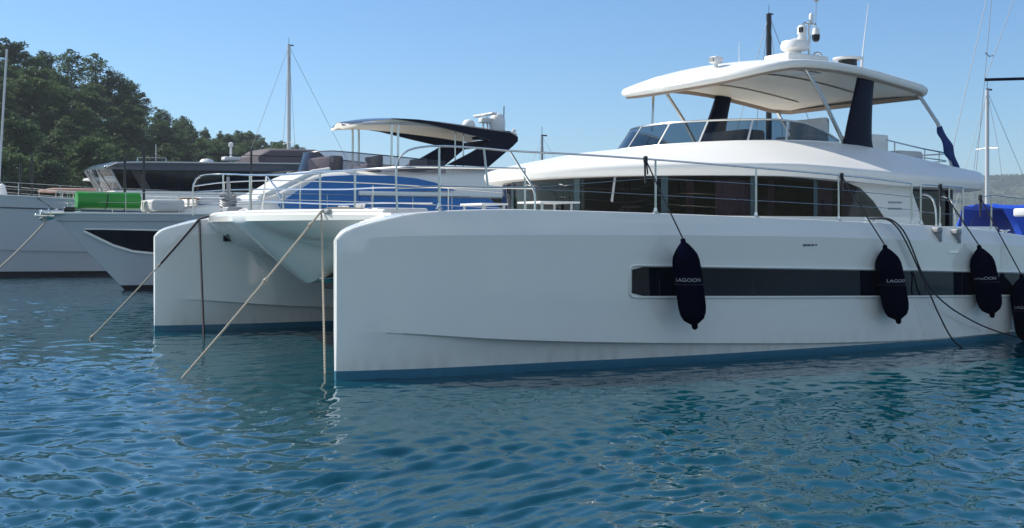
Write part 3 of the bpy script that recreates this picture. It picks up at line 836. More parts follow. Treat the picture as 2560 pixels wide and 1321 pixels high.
# deck fittings: cleats, fairleads, table frames
def cleat(p, name='cleat', m='steel', rz=0):
    g = MB()
    c, n = math.cos(rz), math.sin(rz)
    g.tube(spline([(p[0] - .14*c, p[1] - .14*n, p[2] + .075), (p[0], p[1], p[2] + .06), (p[0] + .14*c, p[1] + .14*n, p[2] + .075)], 4), .016, 8)
    for q in (-.05, .05): g.tube([(p[0] + q*c, p[1] + q*n, p[2] - .01), (p[0] + q*c, p[1] + q*n, p[2] + .06)], .016, 8)
    return g.build(name, M[m], cat)
cleat((1.35, 2.0, 2.255)); cleat((9.15, -1.2, 2.12)); cleat((1.35, 7.2, 2.255)); cleat((12.9, -1.1, 1.93))
MB().box(.56, .68, 1.55, 1.88, 2.24, 2.31, .02).build('fairlead', M['grey'], cat)
MB().box(.86, 1.0, 7.5, 7.9, 2.2, 2.27, .02).build('fairlead', M['grey'], cat)
for k, (x, y) in enumerate(((1.7, 2.9), (2.0, 4.2))):
    MB().lathe([(.10, 2.26), (.11, 2.3), (.07, 2.34), (.10, 2.42), (.02, 2.44)], (x, y, 0), 14).build('windlass', M['steel'], cat)
MB().box(2.2, 3.2, 3.3, 5.5, 2.26, 2.38, .05).build('fore_sunpad', M['cush'], cat)
tb = MB().box(4.3, 5.1, 1.5, 2.2, 2.45, 2.48).build('fore_table', M['white'], cat)
for x in (4.4, 5.0):
    for y in (1.6, 2.1): MB().tube([(x, y, 2.25), (x, y, 2.46)], .025, 8).build('leg', M['steel'], tb)
tb = MB().box(3.3, 3.8, 1.7, 2.4, 2.41, 2.44).build('fore_bench', M['white'], cat)
for x in (3.35, 3.75):
    for y in (1.75, 2.35): MB().tube([(x, y, 2.25), (x, y, 2.42)], .022, 8).build('leg', M['steel'], tb)
wi = MB(); wi.tube([(6.35, 2.15, 2.95), (6.28, 2.15, 2.5)], .012, 6); wi.tube([(6.4, 2.25, 2.95), (6.33, 2.25, 2.52)], .012, 6); wi.build('wiper', M['grey'], cat)

# ------------------------------------------------------------------ fenders on the catamaran
def text_mesh(word, width, height):
    cu = bpy.data.curves.new('lettering', 'FONT'); cu.body = word; cu.size = 1.0; cu.align_x = 'CENTER'; cu.align_y = 'CENTER'
    cu.extrude = 0.0
    to = bpy.data.objects.new('lettering', cu); COL.objects.link(to)
    dg = bpy.context.evaluated_depsgraph_get()
    me = bpy.data.meshes.new_from_object(to.evaluated_get(dg))
    bpy.data.objects.remove(to)
    xs = [v.co.x for v in me.vertices]; ys = [v.co.y for v in me.vertices]
    kx, ky = width / (max(xs) - min(xs)), height / (max(ys) - min(ys))
    return me, kx, ky
FEND = [
    ((4.47, -1.02, 3.04), (4.77, -1.5, 1.88), (4.92, -1.60, .56), .205, 'black fender hanging foremost on the catamaran side, lettering LAGOON facing out'),
    ((8.38, -1.24, 2.89), (9.04, -1.56, 1.76), (9.25, -1.68, .46), .215, 'black fender on the catamaran side beside the two black stern ropes'),
    ((10.82, -1.28, 2.76), (11.47, -1.58, 1.74), (11.72, -1.68, .46), .215, 'black fender under the gate hoops, just before the rearmost fender'),
    ((11.97, -1.25, 2.59), (12.66, -1.60, 1.20), (12.80, -1.70, -.10), .235, 'rearmost and lowest black fender, cut by the right edge of the photo'),
]
for (a, b, c, r, lab), turn in zip(FEND, (-.72, -.25, -.95, -1.0)):
    A, B, Cc = (Vector(CATF.w(q)) for q in (a, b, c))
    t = thing('fender', lab, 'fender', tuple(B), CATF.a, 'black fenders along the catamaran')
    ax = (Cc - B); L = ax.length
    prof = [(.012, .0), (.035, .005), (.04, .06), (.07, .085), (r*.62, .16), (r*.86, .24), (r*.97, .33), (r, .43), (r*1.0, L*.5), (r*.98, L - .33), (r*.9, L - .23), (r*.72, L - .15), (r*.4, L - .10), (.05, L - .08), (.04, L - .02), (.01, L)]
    q = ax.normalized().to_track_quat('Z', 'Y')
    inv = Matrix.Rotation(-CATF.a, 3, 'Z')
    mb = MB()
    rows = []
    for rr, z in prof:
        rows.append([inv @ (q @ Vector((rr*math.cos(2*math.pi*k/28), rr*math.sin(2*math.pi*k/28), z))) for k in range(28)])
    mb.grid(rows, True, True, True)
    mb.build('cover', M['fender'], t, sharp=60)
    # band seam and lettering
    zt = L * .5
    axl = inv @ ax.normalized()
    MB().tube([axl * zt + Vector((math.cos(x) * (r + .002), math.sin(x) * (r + .002), 0)) for x in [2*math.pi*k/24 for k in range(25)]], .004, 5, caps=False).build('seam', M['black'], t)
    me, kx, ky = text_mesh('LAGOON', .40, .05)
    # direction from the fender to where the lettering faces: outboard and a little aft
    vs_, fs_ = [], []
    for v in me.vertices:
        u = v.co.x * kx; w_ = v.co.y * ky
        ang = -math.pi/2 + turn + u / r
        vs_.append(axl * (zt - .065) + Vector(((r + .004) * math.cos(ang), (r + .004) * math.sin(ang), w_)))
    nm = bpy.data.meshes.new('lettering'); nm.from_pydata(vs_, [], [tuple(p.vertices) for p in me.polygons]); nm.materials.append(M['letter'])
    lo = bpy.data.objects.new('lettering', nm); COL.objects.link(lo); lo.parent = t
    # lanyard and knot at the rail
    la = inv @ (A - B)
    g = MB(); g.tube(spline([la, la * .55 + Vector((0, .0, -.01)), Vector((0, 0, .0))], 6), .011, 6)
    g.build('lanyard', M['ropeblk'], t)
    g = MB(); g.lathe([(.02, -.06), (.035, -.03), (.03, .0), (.036, .03), (.02, .05)], tuple(la), 8); g.tube([la + Vector((-.015, 0, 0)), la + Vector((-.02, -.02, -.35))], .016, 6); g.tube([la + Vector((.01, 0, 0)), la + Vector((.03, -.015, -.22))], .012, 6)
    g.build('knot', M['ropeblk'], t)

# ------------------------------------------------------------------ mooring lines
def sag(a, b, d, n=24):
    a, b = Vector(a), Vector(b)
    return [a.lerp(b, i/n) - Vector((0, 0, d * 4 * (i/n) * (1 - i/n))) for i in range(n + 1)]
def rope(name, pts, r, m, label, r_knots=()):
    mb = MB(); mb.tube(pts, r, 8)
    for k in r_knots:
        p = Vector(pts[k]); mb.lathe([(.01, -.05), (r*2.1, -.02), (r*2.2, .02), (.01, .05)], tuple(p), 8, axis=Vector(pts[k+1]) - p)
    o = mb.build(name, M[m]); tag(o, label, 'rope'); return o
FB = CATF.w((.80, 8.45, 2.225)); NB = CATF.w((.53, 1.71, 2.285))
pts = sag(FB, (-7.81, 21.32, -.05), .05)
half = len(pts) // 2
rope('mooring_line', spline([CATF.w((1.35, 7.2, 2.32)), CATF.w((1.1, 7.8, 2.30)), CATF.w((.9, 8.25, 2.275)), FB], 6)[:-1] + pts[:half-2], .024, 'ropeblk', 'black upper half of the far bow line, running over the crossbeam to a knot')
rope('mooring_line', pts[half-3:], .0145, 'ropetan', 'thin tan line knotted to the black rope, entering the water at left', (0, 14))
rope('mooring_line', sag(FB, CATF.w((.42, 6.95, -.05)), .0, 12), .022, 'ropeblk', 'black rope dropping straight down from the far bow fairlead into the water')
pts = sag(NB, (-4.51, 15.72, -.05), .03)
rope('mooring_line', spline([CATF.w((1.35, 2.0, 2.33)), CATF.w((.95, 1.86, 2.335)), CATF.w((.66, 1.76, 2.325)), NB], 6)[:-1] + pts, .016, 'ropetan', 'long tan mooring line slanting down across the near bow gap to the water', (20, 28))
rope('mooring_line', sag(NB, CATF.w((.12, .62, -.05)), .0, 12), .0145, 'ropetan', 'pale rope dropping steeply beside the near bow edge')
ca_ = [(9.11, -1.2, 2.19), (9.3, -1.42, 2.17), (9.5, -1.52, 1.95), (9.98, -1.54, 1.25), (10.10, -1.62, .93), (10.33, -1.64, .55), (10.63, -1.68, .13), (10.9, -1.75, -.06)]
rope('stern_line', spline([CATF.w(p) for p in ca_], 8), .0135, 'ropeblk', 'black stern rope looping over the deck edge down to the water nearest the camera')
cb_ = [(9.13, -1.15, 2.2), (9.36, -1.41, 2.18), (9.58, -1.53, 1.95), (10.04, -1.54, 1.22), (10.24, -1.60, .94), (10.58, -1.62, .71), (10.9, -1.62, .56), (11.45, -1.62, .35), (12.01, -1.62, .19), (12.6, -1.6, .06), (13.2, -1.55, -.06)]
rope('stern_line', spline([CATF.w(p) for p in cb_], 8), .0135, 'ropeblk', 'black stern rope curving aft along the hull to the lower right')
# coiled line and gear heaped on the far end of the crossbeam
t = thing('line_coil', 'grey heap of coiled line hung on the far bow rail', 'rope coil', CATF.w((1.2, 7.9, 2.25)), CATF.a)
g = MB()
rnd = random.Random(4)
for k in range(9):
    rr = .13 + .02 * rnd.random(); ph = rnd.random() * 6; zc = .08 + .045 * k
    g.tube([(rr*math.cos(ph + i*2*math.pi/16), rr*1.2*math.sin(ph + i*2*math.pi/16), zc + .03*math.sin(i + k)) for i in range(17)], .022, 6, caps=False)
g.build('coil', M['grey'], t)
g = MB(); g.tube([(0, 0, 0), (0, 0, .8)], .03, 8); g.box(-.2, .12, -.55, -.2, .0, .2, .04); g.tube(spline([(0, -.5, .1), (.1, -.8, .14), (.1, -1.0, .03)], 5), .03, 6)
g.build('hanging_gear', M['grey'], t)
# blue flag furled along the aft strut
g = MB()
A, B = Vector((15.34, 2.19, 4.28)), Vector((15.85, 2.1, 3.3))
rows = []
for i in range(15):
    q = i / 14; p = A.lerp(B, q); wd = .05 + .10 * math.sin(math.pi * min(1, q * 1.1)) ; ph = i * .9
    rows.append([Vector(CATF.w(p + Vector((wd * math.cos(a) * 1.1, .06 * math.sin(a) + .03 * math.sin(ph), .02 * math.cos(ph + a))))) for a in [2*math.pi*k/10 for k in range(10)]])
g.grid(rows, True, True, True)
tag(g.build('furled_flag', M['flag']), 'dark blue flag hanging furled on the aft hardtop strut', 'flag')
# anchor hanging in the nacelle of the catamaran
def anchor(name, label, loc, rz, k=1.0, pitch=0.0, parent=None):
    t = thing(name, label, 'anchor', loc, rz)
    g = MB(); g.box(-.55*k, .1*k, -.03*k, .03*k, .03*k, .12*k, .012*k); g.build('shank', M['steel'], t)
    g = MB()
    for sg in (1, -1): g.prism([(.12*k, 0, .08*k), (-.22*k, sg*.26*k, .0), (-.30*k, sg*.20*k, -.10*k), (.0, 0, -.04*k)], (0, 0, -.025*k))
    g.build('fluke', M['steel'], t)
    g = MB(); g.tube([(-.2*k, -.25*k, 0), (-.28*k, -.2*k, .16*k), (-.30*k, 0, .22*k), (-.28*k, .2*k, .16*k), (-.2*k, .25*k, 0)], .016*k, 8); g.build('roll_bar', M['steel'], t)
    t.rotation_euler = (0, pitch, rz)
    return t
anchor('anchor', 'steel anchor stowed at the mouth of the catamaran nacelle, between its hulls', CATF.w((1.45, 3.7, 1.16)), CATF.a + R(180), .8, R(25))

# ================================================================== OTHER BOATS
class Hull:
    """raked yacht hull; local x runs aft from the stem head, y to the far side"""
    def __init__(h, L, B, rake, zs, um=.5, p0=1.5, p1=2.5): h.L, h.B, h.rake, h.zs, h.um, h.p0, h.p1 = L, B, rake, zs, um, p0, p1
    def s0(h, f): return h.rake * (1 - max(0, f)) ** 1.0 + (.6 * -f if f < 0 else 0)
    def sheer(h, s): return li(h.zs[0], h.zs[1], s)
    def b(h, s, z):
        f = z / h.sheer(s)
        s0 = h.s0(f); u = max(0, (s - s0) / (h.L - s0))
        p = h.p0 + (h.p1 - h.p0) * max(0, min(1, f))
        x = 1 - min(1, u / h.um)
        bb = h.B * (1 - x ** p) * (0.86 + .14 * max(0, min(1, f)))
        return max(.0, bb * (1 - .10 * max(0, u - .7) / .3))
    def build(h, root, m, mb_, stripe=None, zb=.14):
        fs = [-.25, 0, .03, .06, .12, .2, .3, .42, .55, .68, .78, .88, .95, 1.0]
        us = [0, .004, .012, .025, .045, .07, .1, .14, .18, .23, .28, .34, .4, .48, .56, .64, .72, .8, .88, .95, 1]
        def side(sg, flist):
            rows = []
            for f in flist:
                row = []
                for u in us:
                    s0 = h.s0(f); s = s0 + u * (h.L - s0)
                    z = f * h.sheer(s)
                    row.append((s, sg * (h.b(s, z) + .03), z))
                rows.append(row)
            return rows
        lo = [f for f in fs if f <= .061]; hi = [f for f in fs if f >= .059]
        for fl, name, mm in ((hi, 'hull', m), (lo, 'boot_top', mb_)):
            a, c = side(-1, fl), side(1, fl)
            g = MB(); g.grid(a); g.grid([r[::-1] for r in c])
            g.grid([[r[0] for r in c], [r[0] for r in a]]); g.grid([[r[-1] for r in a], [r[-1] for r in c]])
            o = g.build(name, mm, root if name == 'hull' else hull, sharp=30)
            if name == 'hull': hull = o
        a, c = side(-1, [1.0])[0], side(1, [1.0])[0]
        g = MB(); g.grid([[(p[0], p[1]*.97, p[2] - .03) for p in a], [(p[0], 0, p[2] + .02) for p in a], [(p[0], p[1]*.97, p[2] - .03) for p in c]])
        g.build('deck', M['deck'], root)
        g = MB(); g.tube(a, .035, 6); g.tube(c, .035, 6); g.build('toe_rail', M['gel2'], root)
        return hull
    def poly(h, pts, off, n=10, d=.012):
        """panel lying on the near hull side: pts = list of (s, z_low, z_high)"""
        rows = []
        for s, a, c in pts: rows.append([(s, -h.b(s, a + (c - a)*k/n) - .03 - off, a + (c - a)*k/n) for k in range(n + 1)])
        return rows
def body(sec, n=20, e=.45):
    """rounded cabin body from sections (s, halfwidth_low, halfwidth_high, z_low, z_top)"""
    rows = []
    for s, b0, b1, z0, z1 in sec:
        ring = [(s, -b0, z0)]
        for k in range(n + 1):
            a = math.pi * k / n
            c, q = math.cos(a), math.sin(a)
            ring.append((s, -b1 * math.copysign(abs(c) ** e, c), z1 - (z1 - z0) * .55 * (1 - abs(q) ** e)))
        ring.append((s, b0, z0))
        rows.append(ring)
    return rows

# --- flybridge yacht with blue window covers
F2 = Frame(-15.0, 37.75, 32.4)
y2 = thing('flybridge_yacht', 'white flybridge motor yacht with bright blue window covers, moored behind the catamaran', 'yacht', (F2.x, F2.y, 0), F2.a)
h2 = Hull(24, 2.9, 2.33, ([0, 5, 10, 24], [2.56, 2.54, 2.53, 2.4]), .55, 1.5, 2.3)
hull2 = h2.build(y2, M['hullgrey'], M['bootblack'])
rows = h2.poly([(1.0, 1.99, 2.01), (1.4, 1.78, 2.01), (1.9, 1.52, 2.0), (2.5, 1.32, 1.985), (3.1, 1.25, 1.97), (3.8, 1.23, 1.96), (5, 1.22, 1.95), (7, 1.22, 1.95), (9, 1.25, 1.93)], .006)
w = MB().grid(rows).build('hull_window', M['dkglass'], hull2)
g = MB(); g.tube([Vector(r[0]) + Vector((-.03, -.0, -.03)) for r in rows], .045, 8); g.tube([Vector(r[-1]) + Vector((0, 0, .03)) for r in rows], .025, 8)
g.build('window_surround', M['gel'], w)
g = MB(); g.tube([(s, -h2.b(s, 2.3) - .04, 2.30) for s in [.12 + .3*i for i in range(40)]], .018, 6); g.build('rubbing_strake', M['grey'], hull2)
MB().grid(body([(3.0, .5, .4, 2.4, 2.56), (3.6, 1.1, .95, 2.4, 2.74), (4.7, 1.5, 1.35, 2.4, 2.9), (6.2, 1.75, 1.55, 2.4, 3.08), (7.2, 1.9, 1.7, 2.4, 3.45), (8.0, 2.0, 1.8, 2.4, 3.93), (8.5, 2.05, 1.9, 2.4, 4.12), (9.5, 2.1, 1.98, 2.4, 4.18), (12, 2.15, 2.02, 2.4, 4.2), (15, 2.15, 2.04, 2.4, 4.42), (18.5, 2.15, 2.04, 2.4, 4.42)]), False, True, True).build('cabin', M['gel2'], y2, sharp=40)
def y2p(pts, t, m, name, d=.03):
    return MB().prism([(s, t, z) for s, z in pts], (0, d, 0)).build(name, m, y2)
y2p([(6.9, 2.88), (7.5, 3.28), (8.2, 3.72), (8.6, 3.88), (9.6, 3.95), (11.2, 3.97), (12.2, 3.90), (13.0, 3.76), (13.9, 3.48), (10.1, 3.36), (9.9, 2.75), (7.0, 2.75)], -2.2, M['blue'], 'window_cover')
y2p([(9.95, 3.2), (15.3, 3.2), (15.9, 2.85), (16, 2.5), (9.95, 2.5)], -2.24, M['blue'], 'window_cover')
MB().box(9.9, 17.5, -2.3, -2.12, 3.24, 3.40, .03).build('belt_moulding', M['gel2'], y2)
g = MB(); g.prism([(15.4, -2.26, 3.2), (16.6, -2.26, 3.2), (16.9, -2.26, 2.6), (16.1, -2.26, 2.6)], (0, .05, 0)); g.build('side_opening', M['black'], y2)
g = MB(); g.tube([(6.4, -1.62, 3.08), (7.3, -1.8, 3.52), (8.3, -1.93, 4.02), (8.9, -1.98, 4.12)], .10, 8); g.build('windscreen_pillar', M['gel'], y2)
# flybridge screen, seats, hardtop
def u_path(q, s0, ln, hw):
    a = q * math.pi / 2
    return s0 + ln * (1 - max(0, math.cos(a)) ** .7), hw * math.copysign(abs(math.sin(a)) ** .9, a)
rows = []
for i in range(49):
    q = -1 + i / 24
    s, t = u_path(q, 8.6, 5.0, 1.95)
    zt = li([8.6, 9.2, 10.5, 13.6], [4.84, 4.86, 4.76, 4.56], s)
    rows.append([(s, t, 4.12), (s + .28 * (1 - abs(q)), t * .97, zt)])
scr = MB().grid(rows).build('fly_windscreen', M['screen2'], y2)
MB().tube([r[1] for r in rows], .022, 6).build('screen_rail', M['roofgrey'], scr)
for x, y, w_, h_ in ((10.6, -1.1, .7, 4.75), (11.0, .3, .8, 4.8), (12.4, -.9, 1.2, 4.7), (13.2, .8, 1.2, 4.7)):
    o = MB().box(x, x + .6, y - w_/2, y + w_/2, 4.1, 4.42, .08).build('fly_seat', M['seatgrey'], y2)
    MB().box(x + .5, x + .66, y - w_/2, y + w_/2, 4.3, h_, .06).build('seat_back', M['seatgrey'], o)
MB().box(9.3, 9.8, -1.2, 1.0, 4.1, 4.7, .1).build('helm_console', M['seatgrey'], y2)
def h2_w(s): return 2.0 * max(0.02, 1 - max(0, (11.6 - s) / 1.52) ** 2.2) ** (1/2.2) if s < 11.6 else 2.0 - .02 * (s - 11.6)
rows, r2 = [], []
for s in [10.1, 10.12, 10.2, 10.35, 10.6, 10.9, 11.3, 11.8, 12.5, 13.3, 14.2, 15.2, 16.2, 16.8]:
    w_ = h2_w(s); z = ci([10.1, 10.9, 11.8, 12.7, 14, 15.5, 16.8], [5.78, 5.93, 6.0, 6.0, 5.93, 5.82, 5.70], s)
    vv = [-1 + .1*i for i in range(21)]
    rows.append([(s, v*w_, z + .06 + .16*(1 - v*v)) for v in vv]); r2.append([(s, v*w_*.985, z - .04 + .05*(1 - v*v)) for v in vv])
ht2 = MB().slab(rows, r2).build('hardtop', M['under'], y2, sharp=40)
MB().grid([[(p[0], p[1], p[2] + .008) for p in r] for r in rows]).build('hardtop_cap', M['roofgrey'], ht2)
MB().tube([(10.4, -1.55, 5.86), (10.9, -1.8, 5.90), (12.5, -1.85, 5.94), (14.5, -1.85, 5.82), (16.0, -1.8, 5.62)], .06, 8).build('hardtop_rim', M['panel'], ht2)
for sg in (-1, 1):
    pl = [(11.3, 6.06), (12.4, 6.07), (13.3, 6.0), (15.05, 5.86), (16.4, 5.76), (16.72, 5.62), (16.72, 5.45), (16.5, 5.25), (15.4, 4.42), (13.6, 4.44), (14.6, 4.92), (15.3, 5.3), (15.5, 5.42), (15.3, 5.5), (14.3, 5.66), (12.8, 5.93)]
    y2p(pl, 2.02 * sg - .06, M['navy'], 'radar_arch', .12)
MB().grid([[(16.62, -2, 5.35), (16.72, -2, 5.66)], [(16.62, 2, 5.35), (16.72, 2, 5.66)]]).build('arch_crossbeam', M['navy'], y2)
for x, y in ((11.42, -1.8), (11.68, -1.8), (11.42, 1.6), (11.68, 1.6)): MB().tube([(x, y, 4.3), (x, y, 5.95)], .045, 8).build('hardtop_post', M['steel'], y2)
for x, y in ((14.2, -1.6), (14.55, -1.6)): MB().tube([(x, y, 4.3), (x, y, 5.85)], .03, 8).build('hardtop_post', M['steel'], y2)
def dome(x, y, z, r, k, name='satellite_dome'):
    return MB().lathe([(r*.8, z), (r*.95, z + .04), (r, z + k*.45), (r*.93, z + k*.7), (r*.7, z + k*.88), (r*.4, z + k*.97), (.01, z + k)], (x, y, 0), 20).build(name, M['white'], y2)
dome(15.9, 0.3, 5.95, .27, .5); d = dome(17.0, -.1, 5.95, .33, .78)
g = MB(); g.tube([(16.4, 0, 5.8), (16.4, 0, 6.55)], .04, 8); g.tube([(16.6, 0, 5.8), (16.6, 0, 6.55)], .04, 8); g.box(16.25, 16.75, -.15, .15, 6.3, 6.5, .04); g.build('radar_stand', M['white'], y2)
o = MB().box(16.35, 16.6, -.75, .75, 6.58, 6.68, .04).build('radar_scanner', M['white'], y2)
MB().box(16.2, 17.3, -.7, .6, 5.66, 5.97, .06).build('antenna_deck', M['navy'], y2)
MB().tube([(17.3, -.1, 5.9), (17.32, -.1, 7.02)], .02, 6).build('antenna', M['black'], y2)
MB().lathe([(.02, 0), (.08, .05), (.08, .14), (.02, .18)], (17.8, -.1, 5.95), 10).build('horn', M['white'], y2)
MB().tube([(17.0, -.1, 5.9), (17.8, -.1, 5.98)], .03, 6).build('horn_arm', M['white'], y2)
# foredeck: rails, poles, cushions, hatch
for sg in (-1, 1):
    rl = [(s, sg * (h2.b(max(s, .25), 2.5) - .05), 3.22 + .02 * math.sin(s)) for s in [.15 + .4*i for i in range(36)]]
    g = MB(); g.tube(rl, .014, 6); g.tube([(p[0], p[1], p[2] - .33) for p in rl], .008, 6)
    g.build('pulpit_rail', M['steel'], y2)
    for i in range(1, 36, 4): MB().tube([(rl[i][0], rl[i][1], 2.5), rl[i]], .012, 6).build('stanchion', M['steel'], y2)
for x, zt in ((2.47, 4.42), (3.11, 4.78), (6.93, 4.9)):
    MB().tube([(x, .5, 2.5), (x, .5, zt)], .05, 8, .042).build('awning_pole', M['black'], y2)
MB().box(2.9, 4.0, -1.3, .2, 2.62, 3.02, .1).build('sun_pad', M['cush'], y2)
MB().box(4.5, 6.0, -1.2, .9, 2.86, 3.12, .1).build('sun_pad', M['cush'], y2)
tb = MB().lathe([(.35, 3.05), (.35, 3.09)], (4.2, -1.0, 0), 18).build('deck_table', M['tan'], y2)
MB().tube([(4.2, -1.0, 2.6), (4.2, -1.0, 3.06)], .04, 8).build('pedestal', M['steel'], tb)
g = MB(); g.box(-.35, .9, -.22, .22, 2.5, 2.66, .04); g.box(-.5, .1, -.1, .1, 2.42, 2.54, .03); g.build('bow_roller', M['steel'], y2)
g = MB(); g.lathe([(.14, 2.6), (.16, 2.66), (.09, 2.72), (.13, 2.8), (.02, 2.82)], (.75, .0, 0), 12); g.build('windlass', M['white'], y2)
MB().box(.35, .7, -.3, .05, 2.6, 2.76, .05).build('windlass_cover', M['black'], y2)
an = anchor('anchor', 'steel plough anchor stowed on the bow roller of the white yacht', F2.w((-.25, 0, 2.34)), F2.a + R(180), 1.05, R(28))
# rolled green float mat on that foredeck
t = thing('rolled_float_mat', 'bright green rolled float mat strapped on the foredeck of the white yacht', 'float mat', F2.w((.72, -.3, 2.70)), F2.a)
rows = []
for i in range(13):
    x = 2.02 * i / 12
    rows.append([(x, (.285 + .006*math.sin(k*3 + i)) * math.cos(2*math.pi*k/24), .285 + .285 * math.sin(2*math.pi*k/24)) for k in range(24)])
MB().grid(rows, True, True, True).build('roll', M['green'], t, sharp=50)
g = MB(); g.tube([(x_, .292*math.cos(a), .285 + .292*math.sin(a)) for x_, a in [(.93 + .02*math.sin(q), q) for q in [2*math.pi*k/24 for k in range(25)]]], .018, 6, caps=False); g.build('strap', M['black'], t)
g = MB(); g.lathe([(.01, 0), (.2, .003), (.2, .02)], (2.02, 0, .285), 16, axis=(1, 0, 0)); g.build('end_cap', M['green'], t)
p0 = F2.w((-.1, -.05, 2.36))
rope('anchor_line', sag(p0, (-17.05, 36.2, -.05), .12), .028, 'ropetan', 'mooring rope running from the white yacht bow anchor down to the left')

# --- dark roofed grey motor yacht at far left
F1 = Frame(-25.9, 49, 32.4)
y1 = thing('grey_motor_yacht', 'pale grey motor yacht with dark flat roof and dark side glass, behind the green roll', 'yacht', (F1.x, F1.y, 0), F1.a)
h1 = Hull(26, 3.1, .9, ([0, 4, 7, 12, 26], [3.55, 3.5, 3.32, 3.2, 3.0]), .42, 1.35, 2.0)
hull1 = h1.build(y1, M['hullgrey'], M['bootblack'])
g = MB(); g.tube([(s, -h1.b(s, 2.93) - .05, 2.98 - .03 * (s - 3.6)) for s in [.3 + .4*i for i in range(40)]], .03, 6); g.build('rubbing_strake', M['roofgrey'], hull1)
g = MB(); g.tube([(s, -h1.b(s, 1.5) - .04, 1.15 - .03 * (s - 3.6)) for s in [1.0 + .4*i for i in range(40)]], .02, 6); g.build('spray_strake', M['grey'], hull1)
MB().grid(body([(7.6, 1.9, 1.7, 3.0, 3.62), (8.7, 2.3, 2.25, 3.0, 3.85), (18, 2.4, 2.3, 3.0, 3.85)], e=.2), False, True, True).build('cabin', M['gel2'], y1)
sec = []
rows = [[(8.65 - .5*q + (.0), -2.2, 3.82 + .92*q) for q in (0, .5, 1)], [(8.4 - .6*q, -1.2, 3.82 + .92*q) for q in (0, .5, 1)], [(8.3 - .6*q, 0, 3.82 + .92*q) for q in (0, .5, 1)], [(8.4 - .6*q, 1.2, 3.82 + .92*q) for q in (0, .5, 1)], [(8.65 - .5*q, 2.2, 3.82 + .92*q) for q in (0, .5, 1)]]
ws = MB().grid(rows).build('windscreen', M['screen'], y1)
for r in (rows[0], rows[1], rows[2], rows[3], rows[4]): MB().tube([r[0], r[2]], .04, 6).build('windscreen_post', M['grey'], ws)
MB().grid([[(9.9, -2.22, 3.8), (9.35, -2.22, 4.72)], [(17.6, -2.22, 3.8), (17.6, -2.22, 4.72)]]).build('side_window', M['dkglass'], y1)
MB().grid([[(8.7, -2.22, 3.82), (8.25, -2.22, 4.72)], [(9.6, -2.22, 3.82), (9.05, -2.22, 4.72)]]).build('side_window', M['screen'], y1)
MB().grid([[(9.9, 2.22, 3.8), (9.35, 2.22, 4.72)], [(17.6, 2.22, 3.8), (17.6, 2.22, 4.72)]]).build('side_window', M['dkglass'], y1)
g = MB(); g.prism([(9.55, -2.25, 3.8), (9.95, -2.25, 3.8), (9.4, -2.25, 4.75), (9.0, -2.25, 4.75)], (0, .06, 0)); g.build('window_pillar', M['black'], y1)
for x in (12.0, 14.6): MB().box(x, x + .10, -2.25, -2.2, 3.8, 4.74).build('window_pillar', M['black'], y1)
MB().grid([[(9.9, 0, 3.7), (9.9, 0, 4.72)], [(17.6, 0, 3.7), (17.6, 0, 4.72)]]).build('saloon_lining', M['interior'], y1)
rf = MB().grid(body([(7.95, 2.0, 1.9, 4.72, 4.86), (8.3, 2.45, 2.3, 4.7, 5.05), (9.5, 2.5, 2.4, 4.7, 5.12), (15, 2.5, 2.4, 4.78, 5.22), (17.2, 2.45, 2.35, 4.9, 5.24), (18.6, 2.3, 2.1, 5.1, 5.22)], e=.25), False, True, True).build('roof', M['roofgrey'], y1, sharp=40)
MB().tube([(8.0, -2.1, 4.80), (8.4, -2.42, 5.0), (9.6, -2.5, 5.06), (17.0, -2.45, 5.22)], .03, 6).build('roof_edge', M['panel'], rf)
g = MB(); g.lathe([(.35, 5.18), (.36, 5.3), (.25, 5.42), (.02, 5.46)], (13.2, 0, 0), 16); g.build('roof_dome', M['white'], rf)
g = MB(); g.tube([(14.4, 0, 5.2), (14.4, 0, 6.05)], .06, 8); g.box(14.0, 14.8, -.3, .3, 5.4, 5.58, .05); g.lathe([(.05, 0), (.12, .05), (.12, .2), (.03, .25)], (14.4, 0, 6.05), 10); g.build('radar_mast', M['white'], rf)
g = MB(); g.tube([(10.6, -.6, 5.1), (10.6, -.6, 6.0)], .015, 6); g.build('antenna', M['white'], rf)
g = MB(); g.tube([(9.6, -1.2, 5.1), (9.6, -1.2, 5.32), (10.9, -1.2, 5.34), (10.9, -1.2, 5.1)], .03, 6); g.build('roof_handrail', M['steel'], rf)
g = MB(); g.tube([(12.0, -1.8, 5.2), (12.5, -1.8, 5.55), (17.5, -1.8, 5.6)], .02, 6); g.build('roof_rail', M['black'], rf)
MB().grid(body([(15.2, 1.8, 1.6, 5.2, 5.6), (15.8, 2.0, 1.8, 5.2, 5.98), (18.2, 2.0, 1.8, 5.2, 6.02), (18.8, 1.9, 1.7, 5.2, 5.6)], e=.35), False, True, True).build('roof_canvas', mat('mauve_canvas', (0.10, 0.085, 0.10), .8), rf)
for x, y, z1 in ((5.3, .17, 5.45), (4.86, .47, 5.0)): MB().tube([(x, y, 3.3), (x, y, z1)], .045, 8).build('awning_pole', M['black'], y1)
g = MB(); g.lathe([(.26, 3.45), (.22, 3.6), (.12, 4.0), (.02, 4.08)], (4.1, .4, 0), 10); g.build('covered_davit', M['white'], y1)
for sg in (-1, 1):
    rl = [(s, sg * (h1.b(max(s, .25), 3.3) - .05), h1.sheer(s) + .55) for s in [1.2 + .4*i for i in range(24)]]
    g = MB(); g.tube(rl, .016, 6); g.tube([(p[0], p[1], p[2] - .28) for p in rl], .01, 6); g.build('guard_rail', M['steel'], y1)
    for i in range(0, 24, 4): MB().tube([(rl[i][0], rl[i][1], rl[i][2] - .56), rl[i]], .014, 6).build('stanchion', M['steel'], y1)
